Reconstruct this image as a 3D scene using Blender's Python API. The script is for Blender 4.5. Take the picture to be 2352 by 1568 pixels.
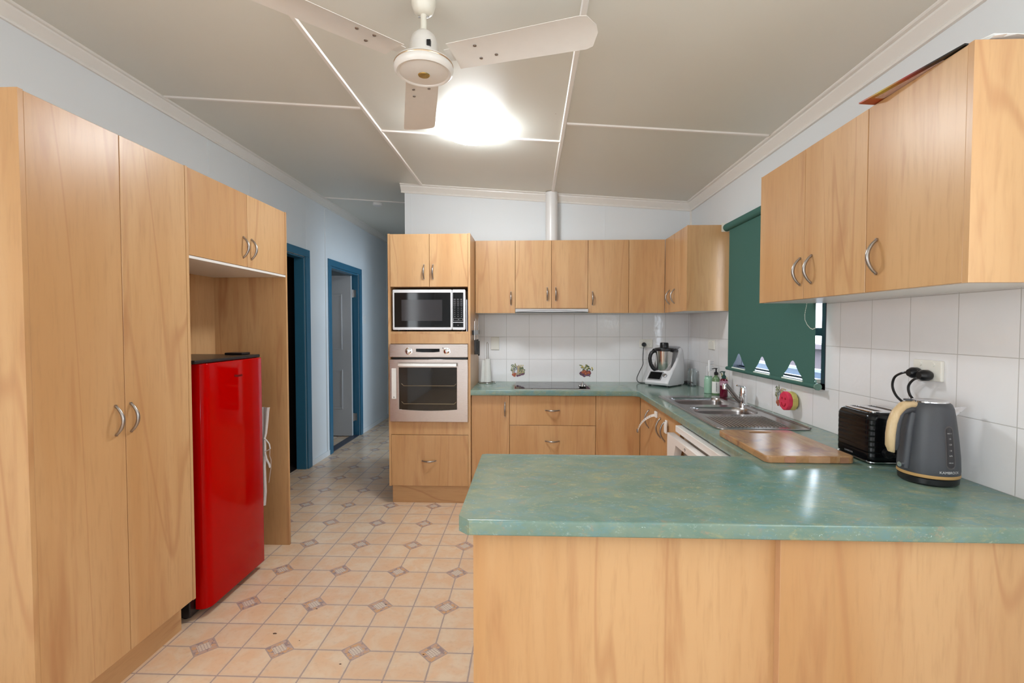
import bpy, bmesh, math, random
from math import sin, cos, pi, radians, sqrt
from mathutils import Vector, Matrix
for o in list(bpy.data.objects): bpy.data.objects.remove(o)
S = bpy.context.scene
COL = S.collection
random.seed(4)
# ------------------------------------------------------------------ camera
cd = bpy.data.cameras.new('camera'); cam = bpy.data.objects.new('camera', cd); COL.objects.link(cam)
cd.sensor_width = 36; cd.lens = 1107.6 / 2352 * 36; cd.clip_start = .02
cam.location = (0, 0, 1.391); cam.rotation_euler = (pi/2 - .0307, 0, .0371)
S.camera = cam
S.view_settings.view_transform = 'Standard'; S.view_settings.look = 'None'
S.view_settings.gamma = 1; S.view_settings.use_curve_mapping = False
S.view_settings.exposure = 0.88
S.cycles.use_denoising = True
S.cycles.max_bounces = 12; S.cycles.diffuse_bounces = 8
S.cycles.sample_clamp_indirect = 6
# ------------------------------------------------------------------ world / daylight
W = bpy.data.worlds.new('world'); S.world = W; W.use_nodes = True
bg = W.node_tree.nodes['Background']; bg.inputs[0].default_value = (.78, .88, 1, 1); bg.inputs[1].default_value = 5

def area(name, loc, rot, sx, sy, power, color):
    d = bpy.data.lights.new(name, 'AREA'); d.shape = 'RECTANGLE'; d.size = sx; d.size_y = sy
    d.energy = power; d.color = color
    o = bpy.data.objects.new(name, d); COL.objects.link(o); o.location = loc; o.rotation_euler = rot
    return o
# daylight entering through the two glazed doors behind the camera, and a doorway off the hall
area('daylight_rear_door', (-.95, -3.45, 1.15), (pi/2, 0, 0), 1.1, 2.0, 1.5, (.90, .96, 1))
area('daylight_rear_door', (.55, -3.45, 1.15), (pi/2, 0, 0), 1.1, 2.0, 1.5, (.90, .96, 1))
area('daylight_side_window', (1.37, .10, 1.85), (0, pi/2, 0), .9, 1.5, 12, (.88, .95, 1))
area('added_left_fill', (-2.12, -.80, 1.6), (0, -pi/2, 0), 1.2, 1.6, 25, (.90, .96, 1))  # fill light added on the left to brighten the right wall, no window there
area('added_rear_fill', (-.5, -1.3, 2.55), (0, 0, 0), 1.3, .5, 3, (.92, .97, 1))  # unseen overhead fill, added to even out the light
area('daylight_hall_room', (.9, 5.6, 1.35), (0, pi/2, 0), 1.2, .9, 19, (.70, .85, 1))

# ------------------------------------------------------------------ node helpers
class NT:
    def __init__(s, name):
        s.m = bpy.data.materials.new(name); s.m.use_nodes = True
        s.t = s.m.node_tree; s.b = s.t.nodes['Principled BSDF']
    def n(s, typ, **k):
        nd = s.t.nodes.new(typ)
        for a, v in k.items(): setattr(nd, a, v)
        return nd
    def link(s, a, b): s.t.links.new(a, b)
    def put(s, sock, v):
        if isinstance(v, bpy.types.NodeSocket): s.link(v, sock)
        elif v is not None: sock.default_value = v
    def math(s, op, a, b=None, c=None, clamp=False):
        nd = s.n('ShaderNodeMath', operation=op); nd.use_clamp = clamp
        s.put(nd.inputs[0], a); s.put(nd.inputs[1], b); s.put(nd.inputs[2], c)
        return nd.outputs[0]
    def mix(s, f, a, b, typ='MIX'):
        nd = s.n('ShaderNodeMix', data_type='RGBA', blend_type=typ)
        s.put(nd.inputs[0], f)
        s.put(nd.inputs[6], a if isinstance(a, bpy.types.NodeSocket) else (*a, 1))
        s.put(nd.inputs[7], b if isinstance(b, bpy.types.NodeSocket) else (*b, 1))
        return nd.outputs[2]
    def noise(s, vec, scale, detail=3, rough=.5, dist=0):
        nd = s.n('ShaderNodeTexNoise'); s.put(nd.inputs['Vector'], vec)
        nd.inputs['Scale'].default_value = scale; nd.inputs['Detail'].default_value = detail
        nd.inputs['Roughness'].default_value = rough; nd.inputs['Distortion'].default_value = dist
        return nd.outputs['Fac']
    def ramp(s, f, lo, hi):
        nd = s.n('ShaderNodeMapRange', interpolation_type='SMOOTHSTEP'); s.put(nd.inputs[0], f)
        nd.inputs[1].default_value = lo; nd.inputs[2].default_value = hi
        return nd.outputs[0]
    def pos(s): return s.n('ShaderNodeNewGeometry').outputs['Position']
    def obj(s, scale=(1, 1, 1), rand=True):
        tc = s.n('ShaderNodeTexCoord'); mp = s.n('ShaderNodeMapping'); mp.inputs['Scale'].default_value = scale
        v = tc.outputs['Object']
        if rand:
            oi = s.n('ShaderNodeObjectInfo'); vm = s.n('ShaderNodeVectorMath', operation='MULTIPLY_ADD')
            cb = s.n('ShaderNodeCombineXYZ')
            for i in range(3): s.link(oi.outputs['Random'], cb.inputs[i])
            s.link(cb.outputs[0], vm.inputs[0]); vm.inputs[1].default_value = (17, 23, 31); s.link(v, vm.inputs[2]); v = vm.outputs[0]
        s.link(v, mp.inputs[0]); return mp.outputs[0]
    def xyz(s, v):
        nd = s.n('ShaderNodeSeparateXYZ'); s.link(v, nd.inputs[0]); return nd.outputs
    def bump(s, h, strength, dist=.01):
        nd = s.n('ShaderNodeBump'); s.link(h, nd.inputs['Height']); nd.inputs['Strength'].default_value = strength
        nd.inputs['Distance'].default_value = dist; s.link(nd.outputs[0], s.b.inputs['Normal'])
    def set(s, color=None, rough=None, metal=None, spec=None, **k):
        if color is not None: s.put(s.b.inputs['Base Color'], color if isinstance(color, bpy.types.NodeSocket) else (*color, 1))
        if rough is not None: s.put(s.b.inputs['Roughness'], rough)
        if metal is not None: s.b.inputs['Metallic'].default_value = metal
        if spec is not None: s.b.inputs['Specular IOR Level'].default_value = spec
        for a, v in k.items(): s.b.inputs[a].default_value = v
        return s.m

def plain(name, c, rough=.5, metal=0, spec=.5, var=.04, scale=30, bump=0, **k):
    t = NT(name)
    f = t.noise(t.obj(), scale, 3)
    c2 = tuple(max(0, x * (1 - var * 2)) for x in c)
    t.set(t.mix(f, c2, tuple(x * (1 + var) for x in c)), rough, metal, spec, **k)
    if bump: t.bump(t.noise(t.obj(), scale * 3, 2), bump, .002)
    return t.m

def wood(name, light, mid, dark, scale=(1, 1, 1), rough=.33):
    t = NT(name)
    v = t.obj(scale)
    big = t.noise(v, 3.2, 3, .5, .8)
    mid_ = t.noise(v, 11, 4, .55, .5)
    fine = t.noise(v, 70, 3, .6, .2)
    c = t.mix(t.ramp(big, .32, .68), light, mid)
    c = t.mix(t.math('MULTIPLY', t.ramp(mid_, .52, .74), .65), c, dark)
    # a few fine darker growth lines that wander along the grain
    ln = t.math('ABSOLUTE', t.math('SUBTRACT', t.math('FRACT', t.math('MULTIPLY', t.noise(v, 1.7, 2, .5, 1.2), 5)), .5))
    c = t.mix(t.math('MULTIPLY', t.math('SUBTRACT', 1, t.ramp(ln, 0, .045)), .42), c, dark)
    c = t.mix(t.math('MULTIPLY', t.ramp(fine, .45, .8), .32), c, tuple(x * .72 for x in mid))
    t.set(c, rough, 0, .5)
    return t.m

M = {}
BL, BM_, BD = (.605, .370, .182), (.515, .280, .118), (.40, .178, .072)
M['wood'] = wood('beech_laminate', BL, BM_, BD, (1, 1, .10))
M['wood_h'] = wood('beech_laminate_crosswise', BL, BM_, BD, (.10, .10, 1))
M['edge'] = plain('beech_edge_strip', (.60, .35, .19), .25, var=.03)
M['edge_side'] = M['wood']
M['melamine'] = plain('white_melamine', (.78, .77, .75), .35, var=.01)
M['wall'] = plain('pale_wall_paint', (.745, .780, .805), .55, var=.012, scale=2)
M['ceil'] = None
M['trimw'] = plain('white_gloss_trim', (.80, .78, .74), .3, var=.01)
M['battenw'] = plain('white_batten', (.86, .83, .79), .35, var=.01)
M['blue'] = plain('blue_gloss_paint', (.035, .155, .26), .3, var=.05, scale=8)
M['steel'] = None
M['black'] = plain('black_plastic', (.008, .008, .010), .3, var=.1)
M['blackgloss'] = plain('black_glass', (.003, .003, .004), .05, var=0, spec=.3)
M['white'] = plain('white_plastic', (.80, .80, .80), .3, var=.01)
M['cream'] = plain('cream_enamel', (.80, .77, .68), .3, var=.02)
M['fanwhite'] = plain('fan_white_enamel', (.78, .75, .71), .35, var=.02)
M['gold'] = plain('gold_badge', (.75, .58, .22), .25, 1)
M['red'] = plain('red_gloss', (.42, .0002, .0002), .06, spec=.10, var=.01)
M['chrome'] = plain('chrome', (.82, .82, .84), .08, 1, var=0)
M['handle'] = plain('satin_nickel', (.40, .37, .35), .34, 1, var=.03)
M['paper'] = plain('white_paper', (.82, .82, .80), .8, var=.03, bump=.2)
M['cloth'] = plain('white_cloth', (.78, .76, .76), .9, var=.06, scale=60, bump=.4)
M['darkblue'] = plain('dark_window_frame', (.02, .03, .05), .35, var=.1)
M['switch'] = plain('switch_plastic', (.80, .78, .72), .3, var=.01)
M['rim'] = plain('window_reveal', (.80, .84, .88), .4)

def mk_ceil():
    t = NT('ceiling_paint'); p = t.pos()
    f = t.noise(p, 1.5, 2)
    vor = t.n('ShaderNodeTexVoronoi'); t.link(p, vor.inputs['Vector']); vor.inputs['Scale'].default_value = 5.5
    d = t.math('LESS_THAN', vor.outputs['Distance'], .021)
    keep = t.math('GREATER_THAN', t.noise(p, 1.9, 1), .52)
    c = t.mix(f, (.71, .71, .65), (.75, .75, .69))
    c = t.mix(t.math('MULTIPLY', t.math('MULTIPLY', d, keep), .8), c, (.25, .16, .10))
    t.set(c, .42); t.bump(t.noise(p, 14, 3), .06, .01); return t.m
M['ceil'] = mk_ceil()

def mk_steel(name, c=(.55, .52, .50), sc=(1, 1, 60), r=.28):
    t = NT(name); f = t.noise(t.obj(sc), 25, 4)
    t.set(t.mix(f, tuple(x * .96 for x in c), c), t.math('ADD', t.math('MULTIPLY', f, .05), r - .025), 1)
    return t.m
M['steel'] = mk_steel('brushed_steel', (.50, .44, .41))
M['sinksteel'] = mk_steel('sink_steel', (.40, .375, .37), (1, 1, 1), .24)

def mk_tiles(name, axis, x0, yax):
    # white glazed 200 mm tiles with pale grout, slightly rippled glaze
    t = NT(name); p = t.pos(); o = t.xyz(p)
    a = o[0] if axis == 'x' else o[1]
    u = t.math('DIVIDE', t.math('SUBTRACT', a, x0), .2); v = t.math('DIVIDE', t.math('SUBTRACT', o[2], .9), .2)
    def d(q): return t.math('MULTIPLY', t.math('ABSOLUTE', t.math('SUBTRACT', t.math('FRACT', t.math('ADD', q, .5)), .5)), .2)
    m = t.math('MINIMUM', d(u), d(v))
    g = t.math('LESS_THAN', m, .0013)
    c = t.mix(t.noise(p, 9, 2), (.80, .79, .80), (.84, .83, .85))
    t.set(t.mix(g, c, (.50, .48, .47)), t.math('ADD', t.math('MULTIPLY', g, .5), .09), 0, .5)
    h = t.math('ADD', t.math('MULTIPLY', t.noise(p, 24, 2, .5, .4), .45), t.math('MULTIPLY', t.ramp(m, .0004, .0026), .5))
    t.bump(h, .16, .012); return t.m
M['tile_back'] = mk_tiles('glazed_tile_back', 'x', -.207, 0)
M['tile_right'] = mk_tiles('glazed_tile_right', 'y', 2.2335, 0)

def mk_floor():
    t = NT('patterned_vinyl'); p = t.pos(); o = t.xyz(p); P = .3344
    U = t.math('DIVIDE', t.math('SUBTRACT', o[0], -1.4142), P); V = t.math('DIVIDE', t.math('SUBTRACT', o[1], 2.0041), P)
    def near(q): return t.math('SUBTRACT', t.math('FRACT', t.math('ADD', q, .5)), .5)
    au, av = t.math('ABSOLUTE', near(U)), t.math('ABSOLUTE', near(V))
    dia = t.math('ADD', au, av)
    U2, V2 = near(t.math('MULTIPLY', U, 2)), near(t.math('MULTIPLY', V, 2))
    wob = t.math('MULTIPLY', t.math('SUBTRACT', t.noise(p, 30, 2), .5), .02)
    gl = t.math('ADD', t.math('MINIMUM', t.math('ABSOLUTE', U2), t.math('ABSOLUTE', V2)), wob)
    grout = t.math('LESS_THAN', gl, .020)
    # individual tile tint
    cell = t.n('ShaderNodeTexWhiteNoise', noise_dimensions='2D'); cb = t.n('ShaderNodeCombineXYZ')
    t.link(t.math('FLOOR', t.math('MULTIPLY', U, 2)), cb.inputs[0]); t.link(t.math('FLOOR', t.math('MULTIPLY', V, 2)), cb.inputs[1])
    t.link(cb.outputs[0], cell.inputs[0])
    n1 = t.noise(p, 9, 4, .6, .5); n2 = t.noise(p, 45, 3)
    body = t.mix(t.ramp(n1, .35, .68), (.76, .52, .34), (.78, .63, .47))
    body = t.mix(t.math('MULTIPLY', t.math('SUBTRACT', 1, t.ramp(gl, .03, .14)), .5), body, (.70, .57, .43))
    body = t.mix(t.math('MULTIPLY', cell.outputs[0], .25), body, (.62, .38, .25))
    body = t.mix(t.math('MULTIPLY', t.ramp(n2, .5, .8), .25), body, (.50, .33, .24))
    gcol = (.43, .335, .30)
    c = t.mix(grout, body, gcol)
    # rotated diamond insets: border of little stones, pale cross-hatched centre
    s, q = t.math('ADD', near(U), near(V)), t.math('SUBTRACT', near(U), near(V))
    def fr(x, k): return t.math('FRACT', t.math('MULTIPLY', x, k))
    stone = t.n('ShaderNodeTexVoronoi'); t.link(p, stone.inputs['Vector']); stone.inputs['Scale'].default_value = 62
    sx = t.xyz(stone.outputs['Color'])
    border = t.mix(sx[0], (.66, .38, .19), (.50, .37, .33))
    border = t.mix(t.math('GREATER_THAN', stone.outputs['Distance'], .62), border, (.36, .27, .26))
    hat = t.math('MAXIMUM', t.math('LESS_THAN', fr(s, 22), .16), t.math('LESS_THAN', fr(q, 22), .16))
    inner = t.mix(hat, (.70, .60, .50), (.36, .28, .27))
    dcol = t.mix(t.math('LESS_THAN', dia, .105), border, inner)
    dcol = t.mix(t.math('GREATER_THAN', dia, .18), dcol, gcol)
    c = t.mix(t.math('LESS_THAN', dia, .20), c, dcol)
    halo = t.math('MULTIPLY', t.math('LESS_THAN', dia, .235), .0)
    t.set(c, .26, 0, .5); t.bump(t.ramp(gl, .0, .05), .10, .003); return t.m
M['floor'] = mk_floor()

def mk_counter():
    t = NT('mottled_green_laminate'); p = t.pos()
    mp = t.n('ShaderNodeMapping'); mp.inputs['Scale'].default_value = (1, 1.5, 1.5); t.link(p, mp.inputs[0]); v = mp.outputs[0]
    a = t.noise(v, 5, 5, .6, .6); b = t.noise(v, 14, 6, .75, .3); e = t.noise(v, 70, 4, .75, .4)
    c = t.mix(t.ramp(a, .35, .66), (.130, .225, .190), (.200, .275, .215))
    c = t.mix(t.math('MULTIPLY', t.ramp(b, .48, .64), .75), c, (.135, .255, .265))
    b2 = t.noise(v, 12, 7, .8, .35)
    c = t.mix(t.math('MULTIPLY', t.ramp(b2, .52, .68), .55), c, (.35, .345, .17))
    b3 = t.noise(v, 20, 6, .8, .3)
    c = t.mix(t.math('MULTIPLY', t.ramp(b3, .56, .68), .6), c, (.33, .25, .17))
    c = t.mix(t.math('MULTIPLY', t.ramp(e, .58, .70), .5), c, (.36, .47, .41))
    fl = t.noise(v, 55, 2, .5, 2.0)
    c = t.mix(t.math('MULTIPLY', t.ramp(fl, .735, .77), .8), c, (.55, .68, .66))
    t.set(c, .17, 0, .5); t.bump(t.noise(p, 260, 2), .05, .001); return t.m
M['counter'] = mk_counter()

# ------------------------------------------------------------------ mesh helpers
class MB:
    def __init__(s): s.bm = bmesh.new(); s.mats = []; s.cur = 0
    def mat(s, m):
        if m not in s.mats: s.mats.append(m)
        s.cur = s.mats.index(m); return s
    def _tag(s, n0):
        s.bm.faces.ensure_lookup_table()
        for f in s.bm.faces[n0:]: f.material_index = s.cur
    def box(s, x0, x1, y0, y1, z0, z1, bev=0, seg=2):
        n0 = len(s.bm.faces)
        bm2 = bmesh.new()
        vs = [bm2.verts.new((x, y, z)) for x in (min(x0, x1), max(x0, x1)) for y in (min(y0, y1), max(y0, y1)) for z in (min(z0, z1), max(z0, z1))]
        for f in ((0, 1, 3, 2), (4, 6, 7, 5), (0, 4, 5, 1), (2, 3, 7, 6), (0, 2, 6, 4), (1, 5, 7, 3)): bm2.faces.new([vs[i] for i in f])
        if bev: bmesh.ops.bevel(bm2, geom=bm2.edges[:], offset=bev, segments=seg, affect='EDGES', profile=.5)
        s.merge(bm2); s._tag(n0); return s
    def merge(s, bm2, mtx=None):
        if mtx is not None: bmesh.ops.transform(bm2, matrix=mtx, verts=bm2.verts)
        mp = {v: s.bm.verts.new(v.co) for v in bm2.verts}
        for f in bm2.faces:
            try: s.bm.faces.new([mp[v] for v in f.verts])
            except ValueError: pass
        bm2.free()
    def rings(s, rings, cap0=True, cap1=True, closed=True):
        n0 = len(s.bm.faces)
        R = [[s.bm.verts.new(p) for p in r] for r in rings]
        n = len(R[0])
        for a, b in zip(R[:-1], R[1:]):
            for i in range(n if closed else n - 1):
                j = (i + 1) % n
                s.bm.faces.new((a[i], a[j], b[j], b[i]))
        if cap0: s.bm.faces.new(R[0][::-1])
        if cap1: s.bm.faces.new(R[-1])
        s._tag(n0); return s
    def lathe(s, prof, c=(0, 0, 0), n=32, axis='z', cap0=True, cap1=True):
        rs = []
        for r, h in prof:
            ring = []
            for i in range(n):
                a = 2 * pi * i / n; x, y = r * cos(a), r * sin(a)
                q = {'z': (x, y, h), 'x': (h, x, y), 'y': (y, h, x)}[axis]
                ring.append((q[0] + c[0], q[1] + c[1], q[2] + c[2]))
            rs.append(ring)
        return s.rings(rs, cap0, cap1)
    def cyl(s, c, r, h, axis='z', n=24): return s.lathe([(r, 0), (r, h)], c, n, axis)
    def tube(s, pts, r, n=10, cap=True, flat=1.0):
        pts = [Vector(p) for p in pts]; rs = []
        up = None
        for i, p in enumerate(pts):
            d = (pts[min(i + 1, len(pts) - 1)] - pts[max(i - 1, 0)]).normalized()
            if up is None: up = d.orthogonal().normalized()
            u = (up - d * up.dot(d)).normalized(); up = u; w = d.cross(u)
            rad = r[i] if isinstance(r, (list, tuple)) else r
            rs.append([tuple(p + (u * cos(2 * pi * k / n) + w * sin(2 * pi * k / n) * flat) * rad) for k in range(n)])
        return s.rings(rs, cap, cap)
    def prism(s, poly, axis, a, b, shift=(0, 0, 0)):
        def q(u, v, w):
            return {'x': (w, u, v), 'y': (u, w, v), 'z': (u, v, w)}[axis]
        r0 = [q(u, v, a) for u, v in poly]; r1 = [tuple(c + d for c, d in zip(q(u, v, b), shift)) for u, v in poly]
        return s.rings([r0, r1])

def wloc(o):
    v = Vector((0, 0, 0))
    while o is not None: v += o.location; o = o.parent
    return v

def obj(name, mb, mat=None, parent=None, local=False, smooth=False, bevel=0):
    bm = mb.bm
    if mat is not None and not mb.mats: mb.mats = [mat]
    bmesh.ops.recalc_face_normals(bm, faces=bm.faces)
    me = bpy.data.meshes.new(name)
    xs = [v.co for v in bm.verts]
    lo = Vector([min(c[i] for c in xs) for i in range(3)]); hi = Vector([max(c[i] for c in xs) for i in range(3)])
    org = (lo + hi) / 2
    if parent is None: org.z = lo.z
    for v in bm.verts: v.co -= org
    bm.to_mesh(me); bm.free()
    for m in mb.mats: me.materials.append(m)
    if smooth:
        me.polygons.foreach_set('use_smooth', [True] * len(me.polygons))
        try: me.set_sharp_from_angle(angle=radians(38))
        except Exception: pass
    o = bpy.data.objects.new(name, me); COL.objects.link(o)
    if parent is not None:
        o.parent = parent
        o.location = org if local else org - wloc(parent)
    else: o.location = org
    if bevel:
        b = o.modifiers.new('soft_edges', 'BEVEL'); b.width = bevel; b.segments = 2; b.limit_method = 'ANGLE'
    return o

def tag(o, label, cat, group=None):
    o['label'] = label; o['category'] = cat
    if group: o['group'] = group
    return o
def thing(name, loc, label, cat, group=None, rz=0):
    o = bpy.data.objects.new(name, None); COL.objects.link(o); o.location = loc; o.rotation_euler.z = rz
    o.empty_display_size = .05
    return tag(o, label, cat, group)
def struct(name, mb, mat=None, parent=None, **k):
    o = obj(name, mb, mat, parent, **k); 
    if parent is None: o['kind'] = 'structure'
    return o
def B(x0, x1, y0, y1, z0, z1, bev=0, seg=2): return MB().box(x0, x1, y0, y1, z0, z1, bev, seg)

def plate(name, outer, holes, thick, mat, parent=None, bevel=0, mtx=None, local=False):
    """flat shape with holes, lying in XY with its top at 0; mtx moves it into the world"""
    cu = bpy.data.curves.new(name, 'CURVE'); cu.dimensions = '2D'; cu.fill_mode = 'BOTH'
    cu.extrude = thick / 2 - bevel; cu.bevel_depth = bevel; cu.bevel_resolution = 2; cu.offset = -bevel
    for ring in [outer] + holes:
        sp = cu.splines.new('POLY'); sp.points.add(len(ring) - 1); sp.use_cyclic_u = True
        for i, (x, y) in enumerate(ring): sp.points[i].co = (x, y, 0, 1)
    tmp = bpy.data.objects.new('tmp', cu); COL.objects.link(tmp)
    dg = bpy.context.evaluated_depsgraph_get(); dg.update()
    me = bpy.data.meshes.new_from_object(tmp.evaluated_get(dg))
    bpy.data.objects.remove(tmp); bpy.data.curves.remove(cu)
    mb = MB(); mb.bm.from_mesh(me); bpy.data.meshes.remove(me)
    bmesh.ops.translate(mb.bm, verts=mb.bm.verts, vec=(0, 0, -thick / 2))
    if mtx is not None: bmesh.ops.transform(mb.bm, matrix=mtx, verts=mb.bm.verts)
    for f in mb.bm.faces: f.material_index = 0
    return obj(name, mb, mat, parent, local)

def text(name, s, size, mat, parent, mtx, ext=.0004, local=False):
    cu = bpy.data.curves.new(name, 'FONT'); cu.body = s; cu.size = size; cu.extrude = ext; cu.align_x = 'CENTER'; cu.align_y = 'CENTER'
    tmp = bpy.data.objects.new('tmp', cu); COL.objects.link(tmp)
    dg = bpy.context.evaluated_depsgraph_get(); dg.update()
    me = bpy.data.meshes.new_from_object(tmp.evaluated_get(dg))
    bpy.data.objects.remove(tmp); bpy.data.curves.remove(cu)
    mb = MB(); mb.bm.from_mesh(me); bpy.data.meshes.remove(me)
    bmesh.ops.transform(mb.bm, matrix=mtx, verts=mb.bm.verts)
    for f in mb.bm.faces: f.material_index = 0
    return obj(name, mb, mat, parent, local)

def rrect(x0, x1, y0, y1, r, n=6):
    pts = []
    for cx, cy, a0 in ((x1 - r, y1 - r, 0), (x0 + r, y1 - r, 90), (x0 + r, y0 + r, 180), (x1 - r, y0 + r, 270)):
        for i in range(n + 1):
            a = radians(a0 + 90 * i / n); pts.append((cx + r * cos(a), cy + r * sin(a)))
    return pts

def basis(origin, ux, uy):
    ux, uy = Vector(ux).normalized(), Vector(uy).normalized(); uz = ux.cross(uy)
    m = Matrix((ux, uy, uz)).transposed().to_4x4(); m.translation = Vector(origin); return m

def handle(parent, c, nrm, ori='v', L=.108, proj=.030):
    """bow handle standing off a door: c on the door face, nrm outwards"""
    nrm = Vector(nrm); al = Vector((0, 0, 1)) if ori == 'v' else Vector((1, 0, 0))
    pts, rr = [], []
    for i in range(17):
        t = i / 16
        pts.append(Vector(c) + al * (t - .5) * L + nrm * (proj * sin(pi * t) ** .75 + .0005)); rr.append(.0042 + .0022 * sin(pi * t))
    mb = MB(); mb.tube(pts, rr, 10)
    for t in (-.5, .5):
        p = Vector(c) + al * t * L
        ax = 'x' if abs(nrm.x) > .5 else 'y'
        mb.lathe([(.0048, 0), (.0048, .006)] if nrm[0 if ax == 'x' else 1] > 0 else [(.0048, -.006), (.0048, 0)], tuple(p), 10, ax)
    return obj('handle', mb, M['handle'], parent, smooth=True)

CZ0 = 2.469
def cz(x): return CZ0 + .0734 * (1.387 - x)
XR, YB, XL, XH = 1.402, 4.295, -2.18, -1.118
TOP, OB = 2.106, 1.503

# ================================================================== SETTING
struct('floor', B(-4.4, 1.55, -3.4, 9.2, -.06, 0), M['floor'])
mb = MB(); mb.prism([(-4.4, cz(-4.4)), (1.6, cz(1.6)), (1.6, cz(1.6) + .1), (-4.4, cz(-4.4) + .1)], 'y', -3.45, 9.2)
struct('ceiling', mb, M['ceil'])
# left wall with two doorways
mb = MB()
for y0, y1, z0, z1 in ((-3.3, 3.85, 0, 2.78), (3.85, 4.60, 2.06, 2.78), (4.60, 5.21, 0, 2.78), (5.21, 6.06, 2.06, 2.78), (6.06, 9.1, 0, 2.78)):
    mb.box(-2.27, XL, y0, y1, z0, z1)
struct('wall_left', mb, M['wall'])
# back wall of the kitchen (its free end looks into the hall)
wb = struct('wall_back', B(XH, XR + .1, YB + .006, YB + .095, 0, 2.72), M['wall'])
struct('wall_hall', MB().box(XH, XH + .09, YB + .095, 5.1, 0, 2.72).box(XH, XH + .09, 5.1, 6.15, 2.12, 2.72).box(XH, XH + .09, 6.15, 9.1, 0, 2.72), M['wall'])
struct('wall_far', B(-4.3, XR + .1, 9.1, 9.2, 0, 3.0), M['wall'])
WY0, WY1, WZ0, WZ1 = 2.338, 3.405, 1.090, 2.03
wr = struct('wall_right', MB().box(XR + .006, XR + .1, -3.3, WY0, 0, 2.6).box(XR + .006, XR + .1, WY1, 9.1, 0, 2.6)
            .box(XR + .006, XR + .1, WY0, WY1, 0, WZ0).box(XR + .006, XR + .1, WY0, WY1, WZ1, 2.6), M['wall'])
# rear wall behind the camera, with two glazed door openings
struct('wall_rear', MB().box(-2.27, -1.5, -3.4, -3.3, 0, 2.9).box(-.4, 0, -3.4, -3.3, 0, 2.9).box(1.1, XR + .1, -3.4, -3.3, 0, 2.9)
       .box(-1.5, -.4, -3.4, -3.3, 2.15, 2.9).box(0, 1.1, -3.4, -3.3, 2.15, 2.9), M['wall'])
struct('wall_sky_blocker', B(-3.4, 2.6, -4.9, -4.8, 0, 2.8), plain('sky_blocker_grey', (.30, .27, .24), .9))  # unseen slab added to keep sky light out of the rear openings
# walls of the rooms behind the two left doorways
struct('wall_west', MB().box(-4.3, -4.2, 3.4, 9.1, 0, 3.0).box(-4.2, -2.27, 4.88, 4.96, 0, 3.0).box(-4.2, -2.27, 7.4, 7.5, 0, 3.0), M['wall'])
struct('wall_dark_room', MB().box(-3.0, -2.9, 3.3, 4.88, 0, 3.0).box(-2.9, -2.275, 3.2, 3.3, 0, 3.0).box(-2.9, -2.275, 4.80, 4.879, 0, 3.0).box(-2.9, -2.275, 3.3, 4.8, .0005, .004), plain('unlit_room_shade', (.010, .003, .003), .9))  # near-black colour paints in the darkness of the unlit room
struct('wall_side_room', MB().box(XH + .09, XR, 4.95, 5.03, 0, 2.7).box(XH + .09, XR, 6.3, 6.38, 0, 2.7), M['wall'])

# tiled splashbacks belong to their walls
struct('tiled_splashback', B(-.458, XR, YB, YB + .006, .9, 1.52), M['tile_back'], wb)
struct('tiled_splashback', MB().box(XR, XR + .006, 1.15, WY0, .9, 1.52).box(XR, XR + .006, WY1, YB, .9, 1.52).box(XR, XR + .006, WY0, WY1, .9, WZ0), M['tile_right'], wr)

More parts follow.
